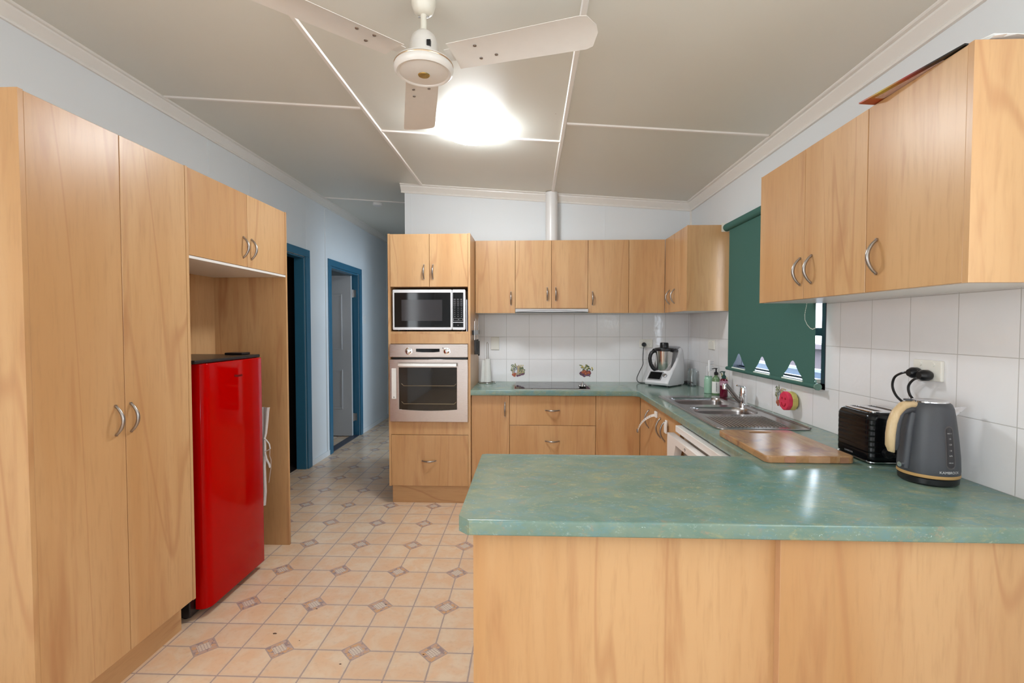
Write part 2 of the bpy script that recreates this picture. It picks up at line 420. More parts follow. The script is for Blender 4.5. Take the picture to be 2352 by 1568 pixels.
# painted fruit and jug motifs on some tiles
cols = {'g': (.13, .17, .09), 'g2': (.30, .33, .18), 'r': (.42, .10, .05), 'o': (.60, .30, .16), 'b': (.46, .36, .24), 'bl': (.16, .18, .34), 'w': (.72, .74, .80), 'p': (.16, .07, .12), 'y': (.62, .50, .16)}
MC = {k: plain('glaze_colour', v, .2, var=.2, scale=200) for k, v in cols.items()}
def motif(kind, org, ux, parent):
    mb = MB(); rnd = random.Random(kind)
    shapes = []
    def blob(x, y, rx, ry, c, rot=0, n=9, jag=.25): shapes.append((x, y, rx, ry, c, rot, n, jag))
    if kind == 1:      # jug, basket and apples
        blob(0, 0, .055, .048, 'b', 0, 14, .15)
        for i in range(5):
            for j in range(4): blob(.006 + j * .013, .045 - i * .016, .0055, .006, 'y' if (i + j) % 2 else 'b', 0, 6, .1)
        blob(-.022, .005, .016, .032, 'w', .1, 12, .05); blob(-.032, .004, .005, .028, 'bl', .15, 8, .1); blob(-.012, .018, .004, .016, 'bl', 0, 8, .1)
        for k in range(16): blob(rnd.uniform(-.058, -.02), rnd.uniform(.0, .058), .010, .005, rnd.choice(['g', 'g2']), rnd.uniform(0, 3))
        for k in range(16): blob(rnd.uniform(.018, .06), rnd.uniform(-.04, .03), .010, .005, rnd.choice(['g', 'g2', 'g']), rnd.uniform(0, 3))
        for x, y in ((-.042, -.036), (-.026, -.03), (-.03, -.046)): blob(x, y, .012, .011, 'r', 0, 10, .1)
        for x, y in ((-.002, -.046), (.016, -.042), (.034, -.036), (.048, -.03)): blob(x, y, .012, .009, 'p', .2, 9, .2)
        blob(-.042, -.032, .004, .004, 'o', 0, 6, 0); 
    else:              # red apples under leaves
        for k in range(26): blob(rnd.gauss(0, .026), rnd.uniform(.004, .05), .012, .006, rnd.choice(['g', 'g2', 'g', 'y']), rnd.uniform(0, 3))
        blob(0, -.024, .05, .03, 'p', 0, 14, .25)
        for x, y in ((-.022, -.012), (.004, -.028), (.026, -.018), (-.008, -.008)): blob(x, y, .016, .014, 'r', 0, 12, .06); blob(x - .004, y + .004, .005, .004, 'o', 0, 7, 0)
        for k in range(10): blob(rnd.uniform(-.05, .05), rnd.uniform(-.052, -.03), .010, .003, rnd.choice(['p', 'bl', 'g']), rnd.uniform(-1, 1))
    uz = Vector((0, 0, 1)); ux = Vector(ux); nn = ux.cross(uz)
    for i, (x, y, rx, ry, c, rot, n, jag) in enumerate(shapes):
        mb.mat(MC[c]); n0 = len(mb.bm.faces); vs = []
        for k in range(n):
            a = 2 * pi * k / n; q = 1 + rnd.uniform(-jag, jag)
            px, py = rx * q * cos(a), ry * q * sin(a)
            p = Vector(org) + ux * (x + px * cos(rot) - py * sin(rot)) + uz * (y + px * sin(rot) + py * cos(rot)) + nn * (.0006 + i * .00001)
            vs.append(mb.bm.verts.new(p))
        mb.bm.faces.new(vs); mb._tag(n0)
    o = obj('tile_motif', mb, None, parent)
    return o
motif(1, (-.107, YB, 1.0), (1, 0, 0), wb); motif(2, (.495, YB, 1.0), (1, 0, 0), wb)
m3 = motif(1, (XR, 2.735, 1.0), (0, -1, 0), wr); motif(2, (XR, 3.535, 1.0), (0, -1, 0), wr)

# window in the right wall
wn = struct('window_1', MB().box(XR - .004, XR + .10, WY0, WY0 + .028, WZ0, WZ1).box(XR - .004, XR + .10, WY1 - .028, WY1, WZ0, WZ1)
            .box(XR - .004, XR + .10, WY0, WY1, WZ0, WZ0 + .028).box(XR - .004, XR + .10, WY0, WY1, WZ1 - .028, WZ1), M['darkblue'])
g = NT('window_glass'); g.b.inputs['Transmission Weight'].default_value = 1; g.set((1, 1, 1), 0.0); g.b.inputs['IOR'].default_value = 1.05
obj('sash', MB().box(XR + .045, XR + .07, 2.86, 2.89, WZ0 + .028, WZ1 - .028).box(XR + .045, XR + .07, WY0 + .028, WY1 - .028, WZ0 + .028, WZ0 + .036).box(XR + .045, XR + .075, WY0 + .028, 2.86, 1.345, 1.385), M['darkblue'], wn)
obj('window_pane', B(XR + .056, XR + .060, WY0 + .028, WY1 - .028, WZ0 + .036, WZ1 - .028), g.m, wn)
obj('window_latch', MB().box(XR - .012, XR + .03, WY0 + .045, WY0 + .075, WZ0 + .028, WZ0 + .034).box(XR - .012, XR + .02, WY0 + .048, WY0 + .06, WZ0 + .034, WZ0 + .046), M['cream'], wn)

# outside: fence and neighbouring wall
t_ = thing('fence', (3.1, 4.4, -.6), 'dark blue steel boundary fence seen through the blind cut-outs', 'fence')
obj('fence_panel', B(3.1, 3.13, .5, 12, -.6, .90), plain('fence_paint', (.018, .05, .10), .5), t_)
obj('top_rail', B(3.08, 3.15, .5, 12, .90, .93), plain('fence_rail', (.16, .20, .24), .4), t_)
tag(obj('neighbouring_house', MB().box(5.2, 5.4, 0, 14, -.6, 1.0).box(5.0, 5.4, 0, 14, 1.0, 1.08), plain('pink_weatherboard', (.13, .105, .12), .8)), 'pale pinkish neighbouring house wall beyond the blue fence', 'house')
g_ = B(1.55, 12, -4, 16, -.7, -.6); tag(obj('ground', g_, plain('outside_ground', (.25, .27, .2), .9)), 'bare ground outside between the kitchen and the fence', 'ground')['kind'] = 'structure'

# doors of the hall: architraves, jambs, leaf
def door_frame(name, y0, y1, ztop, aw):
    d = struct(name, MB().box(XL, XL + .018, y0 - aw, y0, 0, ztop).box(XL, XL + .018, y1, y1 + aw, 0, ztop).box(XL, XL + .018, y0 - aw, y1 + aw, ztop, ztop + .07)
               .box(-2.275, XL, y0, y0 + .018, 0, ztop).box(-2.275, XL, y1 - .018, y1, 0, ztop).box(-2.275, XL, y0, y1, ztop - .018, ztop), M['blue'], bevel=.003)
    return d
door_frame('door_1', 3.85, 4.605, 2.068, .085)
d2 = door_frame('door_2', 5.205, 6.075, 2.055, .08)
obj('threshold', B(-2.275, XL, 5.223, 6.057, 0, .008), plain('blue_threshold', (.05, .06, .09), .4), d2)
mb = MB(); mb.box(-3.06, -2.245, 5.985, 6.020, .012, 2.03)
leafm = plain('grey_white_door_paint', (.60, .60, .61), .35, var=.01)
lf = obj('door_leaf', mb, leafm, d2)
for z0, z1 in ((.35, .85), (1.10, 1.80)):
    for x0, x1 in ((-2.60, -2.36), (-2.96, -2.70)):
        fr = MB()
        for a, b, c, d in ((x0, x1, z0, z0 + .02), (x0, x1, z1 - .02, z1), (x0, x0 + .02, z0 + .02, z1 - .02), (x1 - .02, x1, z0 + .02, z1 - .02)): fr.box(a, b, 5.979, 5.985, c, d, .002, 1)
        obj('panel_moulding', fr, leafm, lf)
for z in (.24, 1.81): obj('hinge', MB().box(-2.243, -2.205, 6.046, 6.056, z - .045, z + .045).cyl((-2.243, 6.035, z - .05), .008, .1), M['handle'], d2)

# baseboards, cornice, battens
struct('baseboard_left', MB().box(XL, XL + .012, 4.69, 5.125, 0, .055).box(XL, XL + .012, 6.155, 9.1, 0, .055), M['wall'])
def crown_poly(s):  # across the wall, down from ceiling
    return [(0, .03), (0, -.072), (s * .013, -.072), (s * .016, -.064), (s * .011, -.057), (s * .040, -.020), (s * .041, -.012), (s * .054, -.010), (s * .058, -.006), (s * .058, .03)]
mb = MB(); mb.prism([(XL + u, cz(XL) + v - .0734 * (u)) for u, v in crown_poly(1)], 'y', -3.3, 9.1); struct('trim_1', mb, M['trimw'])
mb = MB(); mb.prism([(XR + .006 + u, cz(XR) + v - .0734 * u) for u, v in crown_poly(-1)], 'y', -3.3, YB); struct('trim_2', mb, M['trimw'])
mb = MB(); mb.prism([(YB + .006 + u, cz(XH - .03) + v) for u, v in crown_poly(-1)], 'x', XH - .03, XR, (0, 0, cz(XR) - cz(XH - .03))); struct('trim_3', mb, M['trimw'])
def batten(name, pts, w=.024):
    (x0, y0), (x1, y1) = pts
    mb = MB()
    if x0 == x1:
        prof = [(x0 - w / 2, 0), (x0 - w / 3, -.009), (x0 + w / 3, -.009), (x0 + w / 2, 0), (x0 + w / 2, .01), (x0 - w / 2, .01)]
        mb.prism([(u, cz(u) + v) for u, v in prof], 'y', y0, y1)
    else:
        prof = [(y0 - w / 2, 0), (y0 - w / 3, -.008), (y0 + w / 3, -.008), (y0 + w / 2, 0), (y0 + w / 2, .01), (y0 - w / 2, .01)]
        mb.prism([(u, cz(x0) + v) for u, v in prof], 'x', x0, x1, (0, 0, cz(x1) - cz(x0)))
    struct(name, mb, M['battenw'])
batten('trim_4', ((-.956, -3.3), (-.956, YB)), .026); batten('trim_5', ((.197, -3.3), (.197, YB)), .026)
batten('trim_6', ((-2.12, 2.765), (-.968, 2.765))); batten('trim_7', ((-.944, 3.08), (.185, 3.08))); batten('trim_8', ((.209, 2.81), (1.345, 2.81)))
batten('trim_9', ((-2.12, 4.95), (XH, 4.95))); batten('trim_10', ((-2.12, .9), (-.968, .9))); batten('trim_11', ((-.944, .6), (.185, .6))); batten('trim_12', ((.209, .9), (1.345, .9)))
k = 13
for y, w, d in ((3.24, .035, .004), (3.71, .006, .002), (4.655, .006, .002), (5.10, .05, .008), (1.2, .035, .004), (7.3, .03, .003)):
    struct(f'trim_{k}', B(XL, XL + d, y - w / 2, y + w / 2, .056, cz(XL) - .075), M['wall']); k += 1
struct(f'trim_{k}', B(XL, XL + .004, 6.16, 9.1, 1.37, 1.39), M['wall']); k += 1
for x, w in ((-1.06, .01), (-.52, .006), (.66, .006)):
    struct(f'trim_{k}', B(x - w / 2, x + w / 2, YB + .003, YB + .006, TOP, cz(x) - .07), M['wall']); k += 1
struct(f'trim_{k}', B(XR - .006, XR + .006, YB - .006, YB + .006, TOP, cz(XR) - .07), M['trimw']); k += 1

# ================================================================== CABINETRY
G = .0015
def front(name, parent, x0, x1, y0, y1, z0, z1, mat=None):
    return obj(name, B(x0, x1, y0, y1, z0, z1, .0012, 1), mat or M['wood'], parent)

# --- pantry on the left
XP = -1.53
t = thing('pantry_cupboard', (-1.85, 1.76, 0), 'tall beech pantry with two long doors and bow handles at far left', 'cupboard')
obj('side_panel', B(-2.175, XP, 1.4055, 1.4215, 0, TOP), M['wood'], t)
obj('side_panel', B(-2.175, XP, 2.104, 2.120, .147, TOP), M['wood'], t)
obj('carcass', B(-2.175, XP - .019, 1.4215, 2.104, .147, TOP - .002), M['wood'], t)
for y0, y1, hy in ((1.4215 + G, 1.762 - G, 1.717), (1.762 + G, 2.104 - G, 1.785)):
    d = front('door', t, XP - .018, XP - .001, y0, y1, .149, TOP - .002); handle(d, (XP - .001, hy, 1.044), (1, 0, 0))
obj('kickboard', B(-2.17, -1.598, 1.4215, 2.116, 0, .147), M['wood_h'], t)
# --- cabinet over the fridge with its end panel
t = thing('fridge_surround', (-1.85, 2.56, 0), 'beech overhead cabinet and tall end panel framing the red fridge', 'cabinet')
obj('carcass', B(-2.175, XP - .019, 2.1205, 2.978, 1.712, TOP - .002), M['wood'], t)
obj('underside', B(-2.175, XP - .001, 2.1205, 2.978, 1.700, 1.712), M['melamine'], t)
obj('end_panel', B(-2.175, XP, 2.979, 2.997, 0.0, TOP), M['wood'], t)
obj('back_panel', B(-2.175, -1.99, 2.1205, 2.978, 0.0, 1.700), M['wood'], t)
for y0, y1, hy in ((2.122, 2.574 - G, 2.535), (2.574 + G, 2.977, 2.61)):
    d = front('door', t, XP - .018, XP - .001, y0, y1, 1.714, TOP - .002); handle(d, (XP - .001, hy, 1.815), (1, 0, 0))

# --- oven tower
YT, TX0, TX1 = 3.70, -1.0976, -.4581
t = thing('oven_tower', (-.78, 4.0, 0), 'tall beech tower housing the microwave above the steel oven', 'cupboard')
obj('side_panel', B(TX0, TX0 + .018, YT, YB, .147, TOP), M['wood'], t)
obj('side_panel', B(TX1 - .018, TX1, YT, YB, .147, TOP), M['wood'], t)
a, b = TX0 + .018, TX1 - .018
obj('top_panel', B(a, b, YT + .02, YB, TOP - .016, TOP), M['wood'], t)
obj('back_panel', B(a, b, YB - .02, YB, .149, TOP - .016), M['wood'], t)
obj('shelf', B(a, b, YT + .02, YB - .02, 1.697, 1.712), M['wood'], t)
obj('shelf', B(a, b, YT, YB - .02, 1.335, 1.354), M['wood'], t)
obj('rail', B(a, b, YT + .001, YT + .019, 1.260, 1.335), M['wood'], t)
obj('rail', B(a, b, YT + .001, YT + .019, .552, .655), M['wood'], t)
obj('shelf', B(a, b, YT + .02, YB - .02, .62, .652), M['wood'], t)
mx = -.774
for x0, x1, hx in ((a + G, mx - G, -.815), (mx + G, b - G, -.745)):
    d = front('door', t, x0, x1, YT, YT + .018, 1.699, TOP - .003); handle(d, (hx, YT, 1.812), (0, -1, 0))
d = front('drawer', t, a + G, b - G, YT, YT + .018, .150, .548); handle(d, (-.784, YT, .347), (0, -1, 0), 'h')
obj('kickboard', B(-1.085, TX1 - .002, YT + .05, YT + .066, 0, .147), M['wood_h'], t)

# --- wall cupboards along the back wall
YO = 4.02
def wallcab(x0, x1, doors, z0, label, grp='beech wall cupboards along the back wall'):
    t = thing('wall_cupboard', ((x0 + x1) / 2, YO + .14, z0), label, 'cupboard', grp)
    obj('carcass', B(x0 + .0005, x1 - .0005, YO + .018, YB - .001, z0 + .012, TOP), M['wood'], t)
    obj('underside', B(x0 + .0005, x1 - .0005, YO + .018, YB - .001, z0, z0 + .012), M['melamine'], t)
    for dx0, dx1, hx in doors:
        d = front('door', t, dx0 + G, dx1 - G, YO, YO + .0175, z0 + .001, TOP - .001)
        if hx is not None: handle(d, (hx, YO, z0 + .122 if z0 < 1.52 else z0 + .118), (0, -1, 0))
    return t
wallcab(-.457, -.122, ((-.455, -.122, -.158),), OB, 'single-door beech wall cupboard beside the oven tower')
wallcab(-.122, .478, ((-.122, .178, .143), (.178, .478, .214)), 1.543, 'two-door beech wall cupboard above the steel rangehood')
wallcab(.478, 1.105, ((.478, .814, .516), (.814, 1.1085, None)), OB, 'beech corner wall cupboard right of the rangehood, one handle at left')
# corner-side cupboard on the right wall
XO = 1.109
t = thing('wall_cupboard', (1.26, 3.74, OB), 'narrow two-door beech wall cupboard between the corner and the green blind', 'cupboard', 'beech wall cupboards on the right wall')
obj('carcass', B(XO + .018, XR - .001, 3.484, YO + .016, OB + .012, TOP), M['wood'], t)
obj('underside', B(XO + .018, XR - .001, 3.484, YO + .016, OB, OB + .012), M['melamine'], t)
obj('end_panel', B(XO, XR - .001, 3.466, 3.483, OB, TOP), M['wood'], t)
for y0, y1, hy in ((3.785 + G, YO - .0015, 3.885), (3.484 + G, 3.785 - G, 3.765)):
    d = front('door', t, XO, XO + .0175, y0, y1, OB + .001, TOP - .001); handle(d, (XO, min(hy, y1 - .03), OB + .122), (-1, 0, 0))
# near cupboards on the right wall
t = thing('wall_cupboard', (1.26, 2.0, OB), 'two-door beech wall cupboard partly covering the green blind', 'cupboard', 'beech wall cupboards on the right wall')
obj('carcass', B(XO + .018, XR - .001, 1.645, 2.374, OB + .014, TOP), M['wood'], t)
obj('underside', B(XO + .019, XR - .001, 1.645, 2.374, OB, OB + .0135), M['melamine'], t)
obj('end_panel', B(XO, XR - .06, 2.3745, 2.379, OB + .001, TOP), M['wood'], t)
for y0, y1, hy in ((2.006 + G, 2.374, 2.030), (1.645 + G, 2.006 - G, 1.950)):
    d = front('door', t, XO, XO + .0175, y0, y1, OB + .001, TOP - .001); handle(d, (XO, hy, OB + .114), (-1, 0, 0))
t = thing('wall_cupboard', (1.26, 1.45, OB), 'nearest beech wall cupboard, single wide door, cardboard and papers on top', 'cupboard', 'beech wall cupboards on the right wall')
obj('carcass', B(XO + .018, XR - .001, 1.285, 1.6445, OB + .014, TOP - .001), M['wood'], t)
obj('underside', B(XO + .019, XR - .001, 1.285, 1.6445, OB, OB + .0135), M['melamine'], t)
obj('end_panel', B(XO - .001, XR - .001, 1.267, 1.284, OB, TOP), M['wood'], t)
d = front('door', t, XO, XO + .0175, 1.284 + G, 1.6445 - G, OB + .001, TOP - .001); handle(d, (XO, 1.592, OB + .112), (-1, 0, 0))

# --- base cupboards, back run
YF = 3.73
def base(x0, x1, label, name='base_cupboard'):
    t = thing(name, ((x0 + x1) / 2, 4.0, 0), label, 'cupboard', 'beech base cupboards under the back worktop')
    obj('carcass', B(x0 + .0005, x1 - .0005, YF + .018, YB - .001, .147, .859), M['wood'], t)
    obj('kickboard', B(x0 + .0005, x1 - .0005, YF + .05, YF + .066, 0, .147), M['wood_h'], t); return t
t = base(-.457, -.158, 'single-door beech base cupboard beside the oven tower')
d = front('door', t, -.456 + G, -.158 - G, YF, YF + .0175, .149, .857); handle(d, (-.193, YF, .748), (0, -1, 0))
t = base(-.158, .509, 'beech drawer unit under the black cooktop')
for z0, z1 in ((.624, .857), (.387, .624), (.149, .387)):
    d = front('drawer', t, -.158 + G, .509 - G, YF, YF + .0175, z0 + G, z1 - G); handle(d, (.175, YF, (.743, .503, .268)[0 if z0 > .6 else 1 if z0 > .3 else 2]), (0, -1, 0), 'h')
t = base(.509, .848, 'plain handleless beech corner cupboard right of the drawers')
front('door', t, .509 + G, .849, YF, YF + .0175, .149, .857)
# --- base cupboards, right run
XF = .85
t = thing('base_cupboard', (1.1, 3.4, 0), 'beech sink cupboard with bow handles and white child locks', 'cupboard', 'beech base cupboards on the right run')
obj('carcass', B(XF + .018, XF + .04, 2.745, YF + .016, .147, .859), M['wood'], t)
obj('kickboard', B(XF + .06, XF + .076, 2.745, YF + .04, 0, .147), M['wood_h'], t)
for y0, y1, hy in ((3.415, YF - .0005, 3.455), (3.071, 3.415, 3.150), (2.745, 3.071, 3.046)):
    d = front('door', t, XF, XF + .0175, y0 + G, y1 - G, .149, .857); handle(d, (XF, hy, .733), (-1, 0, 0), L=.125)
t = thing('filler_panel', (XF, 1.95, 0), 'narrow beech filler panel between dishwasher and peninsula', 'panel')
obj('panel', B(XF, XF + .018, 1.848, 1.985, .0, .858), M['wood'], t)
# child locks
lk = plain('white_lock_plastic', (.85, .84, .82), .35)
def strap_pts(y0, y1, z0, z1, x, bow, n=9):
    return [(x - bow * sin(pi * i / (n - 1)), y0 + (y1 - y0) * i / (n - 1), z0 + (z1 - z0) * i / (n - 1)) for i in range(n)]
t = thing('child_lock', (XF, 3.25, .79), 'white perforated strap child lock hanging open on sink cupboard', 'child lock')
obj('mount', B(XF - .014, XF - .0006, 3.215, 3.265, .785, .825, .004), lk, t)
mb = MB(); n = 13; A, Bp = [], []
for i in range(n):
    f = i / (n - 1); y = 3.24 + .27 * f; z = .80 - .165 * f ** 1.35; x = XF - .014 - .055 * sin(pi * f * .6)
    A.append((x, y, z)); 
rs = []
for i, (x, y, z) in enumerate(A): rs.append([(x - .001, y, z - .009), (x + .001, y, z - .009), (x + .001, y, z + .009), (x - .001, y, z + .009)])
mb.rings(rs); st = obj('strap', mb, lk, t)
for i in range(2, 11): 
    x, y, z = A[i]; obj('strap_hole', B(x - .0018, x - .0012, y - .003, y + .003, z - .003, z + .003), M['black'], st)
x, y, z = A[-1]; obj('catch', B(x - .006, x + .004, y - .004, y + .02, z - .012, z + .012, .002), plain('grey_catch', (.2, .17, .15), .4), t)
t = thing('child_lock', (XF, 3.0, .79), 'small white child lock catch stuck beside rightmost sink cupboard handle', 'child lock')
obj('mount', B(XF - .010, XF - .0006, 2.985, 3.020, .775, .812, .004), lk, t); obj('catch', B(XF - .020, XF - .010, 2.962, 3.008, .735, .80, .004), lk, t)

# --- peninsula base
t = thing('peninsula_cupboard', (.6, 1.5, 0), 'beech peninsula base with plain panels facing the camera', 'cupboard')
obj('side_panel', B(-.150, -.134, 1.2785, 1.80, 0, .859), M['wood'], t)
obj('carcass', B(-.134, XR - .002, 1.278, 1.80, .10, .859), M['wood'], t)
obj('front_panel', B(-.150, .655, 1.262, 1.278, 0, .859), M['wood'], t)
obj('front_panel', B(.640 , XR - .002, 1.236, 1.2615, 0, .859), M['wood'], t)
obj('edge_strip', B(.6385, .6398, 1.236, 1.2615, 0, .859), M['edge'], t)
obj('kickboard', B(-.13, .82, 1.74, 1.756, 0, .10), M['wood_h'], t)

# ================================================================== WORKTOP
def worktop():
    xs = [-.4575, -.184, .822, .935, 1.312, XR]; ys = [1.205, 1.849, 2.66, 3.365, 3.695, YB]
    xs = sorted(xs); bm = bmesh.new(); V = {}
    def inside(i, j):
        cx, cy = (xs[i] + xs[i + 1]) / 2, (ys[j] + ys[j + 1]) / 2
        if .935 < cx < 1.312 and 2.66 < cy < 3.365: return False
        if cy < 1.849: return cx > -.184
        if cy > 3.695: return True
        return cx > .822
    def vv(i, j):
        if (i, j) not in V: V[i, j] = bm.verts.new((xs[i], ys[j], .9))
        return V[i, j]
    for i in range(len(xs) - 1):
        for j in range(len(ys) - 1):
            if inside(i, j): bm.faces.new((vv(i, j), vv(i + 1, j), vv(i + 1, j + 1), vv(i, j + 1)))
    geo = bmesh.ops.extrude_face_region(bm, geom=bm.faces[:])
    dn = [g for g in geo['geom'] if isinstance(g, bmesh.types.BMVert)]
    bmesh.ops.translate(bm, verts=dn, vec=(0, 0, -.04))
    bmesh.ops.recalc_face_normals(bm, faces=bm.faces)
    # vertical corner chamfer at the peninsula's free near corner, small radius inside corners
    def vert_edge(x, y):
        return [e for e in bm.edges if all(abs(v.co.x - x) < 1e-4 and abs(v.co.y - y) < 1e-4 for v in e.verts)]
    bmesh.ops.bevel(bm, geom=vert_edge(-.184, 1.205), offset=.030, segments=1, affect='EDGES')
    bmesh.ops.bevel(bm, geom=vert_edge(.822, 1.849) + vert_edge(.822, 3.695), offset=.05, segments=5, affect='EDGES', profile=.5)
    bmesh.ops.bevel(bm, geom=vert_edge(-.184, 1.849), offset=.02, segments=3, affect='EDGES', profile=.5)
    es = []
    for e in bm.edges:
        z = {round(v.co.z, 3) for v in e.verts}
        if len(z) != 1 or len(e.link_faces) != 2: continue
        n = [f.normal for f in e.link_faces]
        if abs(abs(n[0].z) - abs(n[1].z)) < .5: continue
        m = (e.verts[0].co + e.verts[1].co) / 2
        if .93 < m.x < 1.32 and 2.65 < m.y < 3.37: continue
        if m.x > XR - .01 or m.y > YB - .01: continue
        if m.x < -.45: continue
        if m.x < -.16 and m.y < 1.846: continue      # cut end stays square
        es.append(e)
    bmesh.ops.bevel(bm, geom=es, offset=.017, segments=5, affect='EDGES', profile=.5, clamp_overlap=True)
    mb = MB(); mb.bm = bm; return mb
wt = obj('worktop', worktop(), M['counter'], smooth=True)
tag(wt, 'long mottled green laminate worktop wrapping back run, sink run and peninsula', 'worktop')

# ================================================================== SINK
t = thing('sink', (1.12, 2.87, .9), 'stainless steel double bowl sink with ribbed drainer under the window', 'sink')
bowls = [(.942, 1.288, 3.03, 3.335), (.945, 1.286, 2.70, 2.945)]
rims = [rrect(*bowls[0], .05), rrect(*bowls[1], .075)]
plate('sink_deck', rrect(.894, 1.346, 2.312, 3.425, .05), rims, .006, M['sinksteel'], t, .0015, Matrix.Translation((0, 0, .9062)))
def bowl(i, depth):
    x0, x1, y0, y1 = bowls[i]; r = (.05, .075)[i]; rs = []
    for k, (ins, z) in enumerate(((-.001, .9052), (.004, .898), (.006, .88), (.012, .9 - depth + .03), (.024, .9 - depth + .008), (.05, .9 - depth))):
        rs.append([(x, y, z) for x, y in rrect(x0 + ins, x1 - ins, y0 + ins, y1 - ins, max(.02, r - ins * .4))])
    mb = MB(); mb.rings(rs, cap0=False); mb.cyl(((x0 + x1) / 2, (y0 + y1) / 2, .9 - depth), .03, .002)
    return obj('bowl', mb, M['sinksteel'], t, smooth=True)
bowl(0, .16); bowl(1, .15)
mb = MB()
for i in range(17):
    x = .955 + i * .0185; mb.tube([(x, 2.355, .9055), (x, 2.40, .908), (x, 2.60, .908), (x, 2.645, .9055)], .0032, 8)
obj('drainer_ribs', mb, M['sinksteel'], t, smooth=True)
mb = MB(); mb.tube([(1.335, 2.33, .907), (1.338, 3.40, .907)], .005, 8); mb.tube([(.903, 2.36, .907), (.903, 3.39, .907)], .004, 8)
obj('rolled_edge', mb, M['sinksteel'], t, smooth=True)
t = thing('mixer_tap', (1.318, 3.02, .9065), 'chrome mixer tap with long straight spout over the sink', 'tap')
obj('base_ring', MB().lathe([(.027, .9065), (.027, .913), (.022, .917)], (1.318, 3.02, 0)), M['chrome'], t, smooth=True)
obj('body', MB().lathe([(.023, .917), (.023, .965), (.0245, .966), (.0245, .975), (.023, .976), (.023, 1.003), (.019, 1.017), (.008, 1.023)], (1.318, 3.02, 0)), M['chrome'], t, smooth=True)
sp = obj('spout', MB().tube([(1.305, 3.02, .93), (1.285, 3.02, .942), (1.25, 3.022, .985), (1.213, 3.025, 1.032)], [.015, .0135, .013, .0125], 12), mk_steel('spout_steel', (.30, .28, .27), (1, 1, 1), .3), t, smooth=True)
obj('aerator', MB().lathe([(.013, 0), (.013, .03), (.010, .034)], (1.206, 3.026, 1.004)), M['chrome'], sp, smooth=True)
obj('lever', MB().tube([(1.318, 3.02, 1.018), (1.295, 3.01, 1.024), (1.270, 3.0, 1.030)], [.006, .004, .005], 8), M['chrome'], t, smooth=True)
obj('indicator_dot', MB().lathe([(.004, 0), (.004, .001)], (1.3, 3.008, .99), 10, 'x'), plain('red_dot', (.5, .02, .02)), t)

# ================================================================== RANGEHOOD, COOKTOP
t = thing('rangehood', (.178, 4.1, 1.5), 'slim slide-out stainless steel rangehood under the middle wall cupboard', 'rangehood')
obj('body', B(-.118, .474, YO + .004, YB - .02, 1.502, 1.542), M['melamine'], t)
obj('front_rail', MB().prism([(3.985, 1.504), (3.972, 1.512), (3.972, 1.536), (3.985, 1.542), (4.023, 1.542), (4.023, 1.504)], 'x', -.120, .476), mk_steel('hood_steel', (.42, .41, .41), (1, 1, 1), .35), t)
mb = MB(); rs = []
for i in range(13):
    f = i / 12; x = -.11 + .576 * f; z = 1.512 + .012 * sin(pi * f); rs.append([(x, 3.971, z - .002), (x, 3.973, z - .002), (x, 3.973, z + .002), (x, 3.971, z + .002)])
obj('grip_groove', mb.rings(rs), plain('groove_shade', (.18, .16, .16), .4, 1), t)
t = thing('cooktop', (.17, 4.0, .9), 'black glass cooktop with thin steel edge on the back worktop', 'cooktop')
poly = [(-.124, 3.768), (.474, 3.768), (.474, 4.06), (.36, 4.235), (-.124, 4.235)]
poly = [(-.124, 3.768), (.474, 3.768), (.474, 4.235), (-.124, 4.235)]
obj('steel_frame', B(-.126, .476, 3.765, 4.238, .9003, .9045), M['steel'], t)
obj('glass_plate', B(-.120, .470, 3.773, 4.232, .9046, .9070), M['blackgloss'], t)
ringm = plain('hob_marking', (.12, .12, .12), .3)
for cx, cy, r in ((-.0, 3.90, .09), (.0, 4.11, .075), (.22, 4.10, .09), (.22, 3.89, .075)):
    mb = MB(); mb.lathe([(r, .9071), (r, .90725), (r - .002, .90725), (r - .002, .9071)], (cx, cy, 0), 48, cap0=False, cap1=False); obj('hob_ring', mb, ringm, t)
obj('control_arc', MB().tube([(.345 + .12 * sin(a), 4.0 + .22 * cos(a), .9071) for a in [i * pi / 16 for i in range(0, 9)]], .0008, 5), ringm, t)
orn = plain('pewter', (.45, .45, .46), .25, 1)
mb = MB()
for i in range(6):
    a = 2 * pi * i / 6 + .3; mb.lathe([(.003, -.012), (.010, -.006), (.012, 0), (.010, .006), (.003, .012)], (.42 + .022 * cos(a), 3.845 + .022 * sin(a), .9192), 10)
mb.lathe([(.012, -.012), (.016, 0), (.010, .02), (.004, .036)], (.42, 3.845, .9192), 12)
tag(obj('trivet_ornament', mb, orn, smooth=True), 'small silver star-like metal ornament on the right of the cooktop', 'ornament')

# ================================================================== OVEN
t = thing('oven', (-.783, 3.9, .656), 'built-in stainless steel oven with two knobs and dark glass door', 'oven')
ox0, ox1 = -1.0795 + .0005, -.4765 - .0005
obj('oven_body', B(ox0 + .01, ox1 - .01, YT + .02, 4.2, .66, 1.25), M['black'], t)
pn = obj('control_panel', B(-1.083, -.476, YT - .022, YT - .0005, 1.155, 1.257, .003), M['steel'], t)
obj('clock_display', MB().prism([(-.876, 1.222), (-.693, 1.222), (-.693, 1.198), (-.74, 1.194), (-.83, 1.194), (-.876, 1.198)], 'y', YT - .0245, YT - .0222), M['blackgloss'], pn)
for kx in (-.932, -.637):
    kb = obj('knob', MB().lathe([(.028, -.0005), (.028, -.004), (.021, -.005), (.020, -.024), (.016, -.027)], (kx, YT - .022, 1.203), 28, 'y'), M['chrome'], pn, smooth=True)
    obj('knob_grip', B(kx - .003, kx + .003, YT - .054, YT - .0492, 1.186, 1.220, .001, 1), M['chrome'], kb)
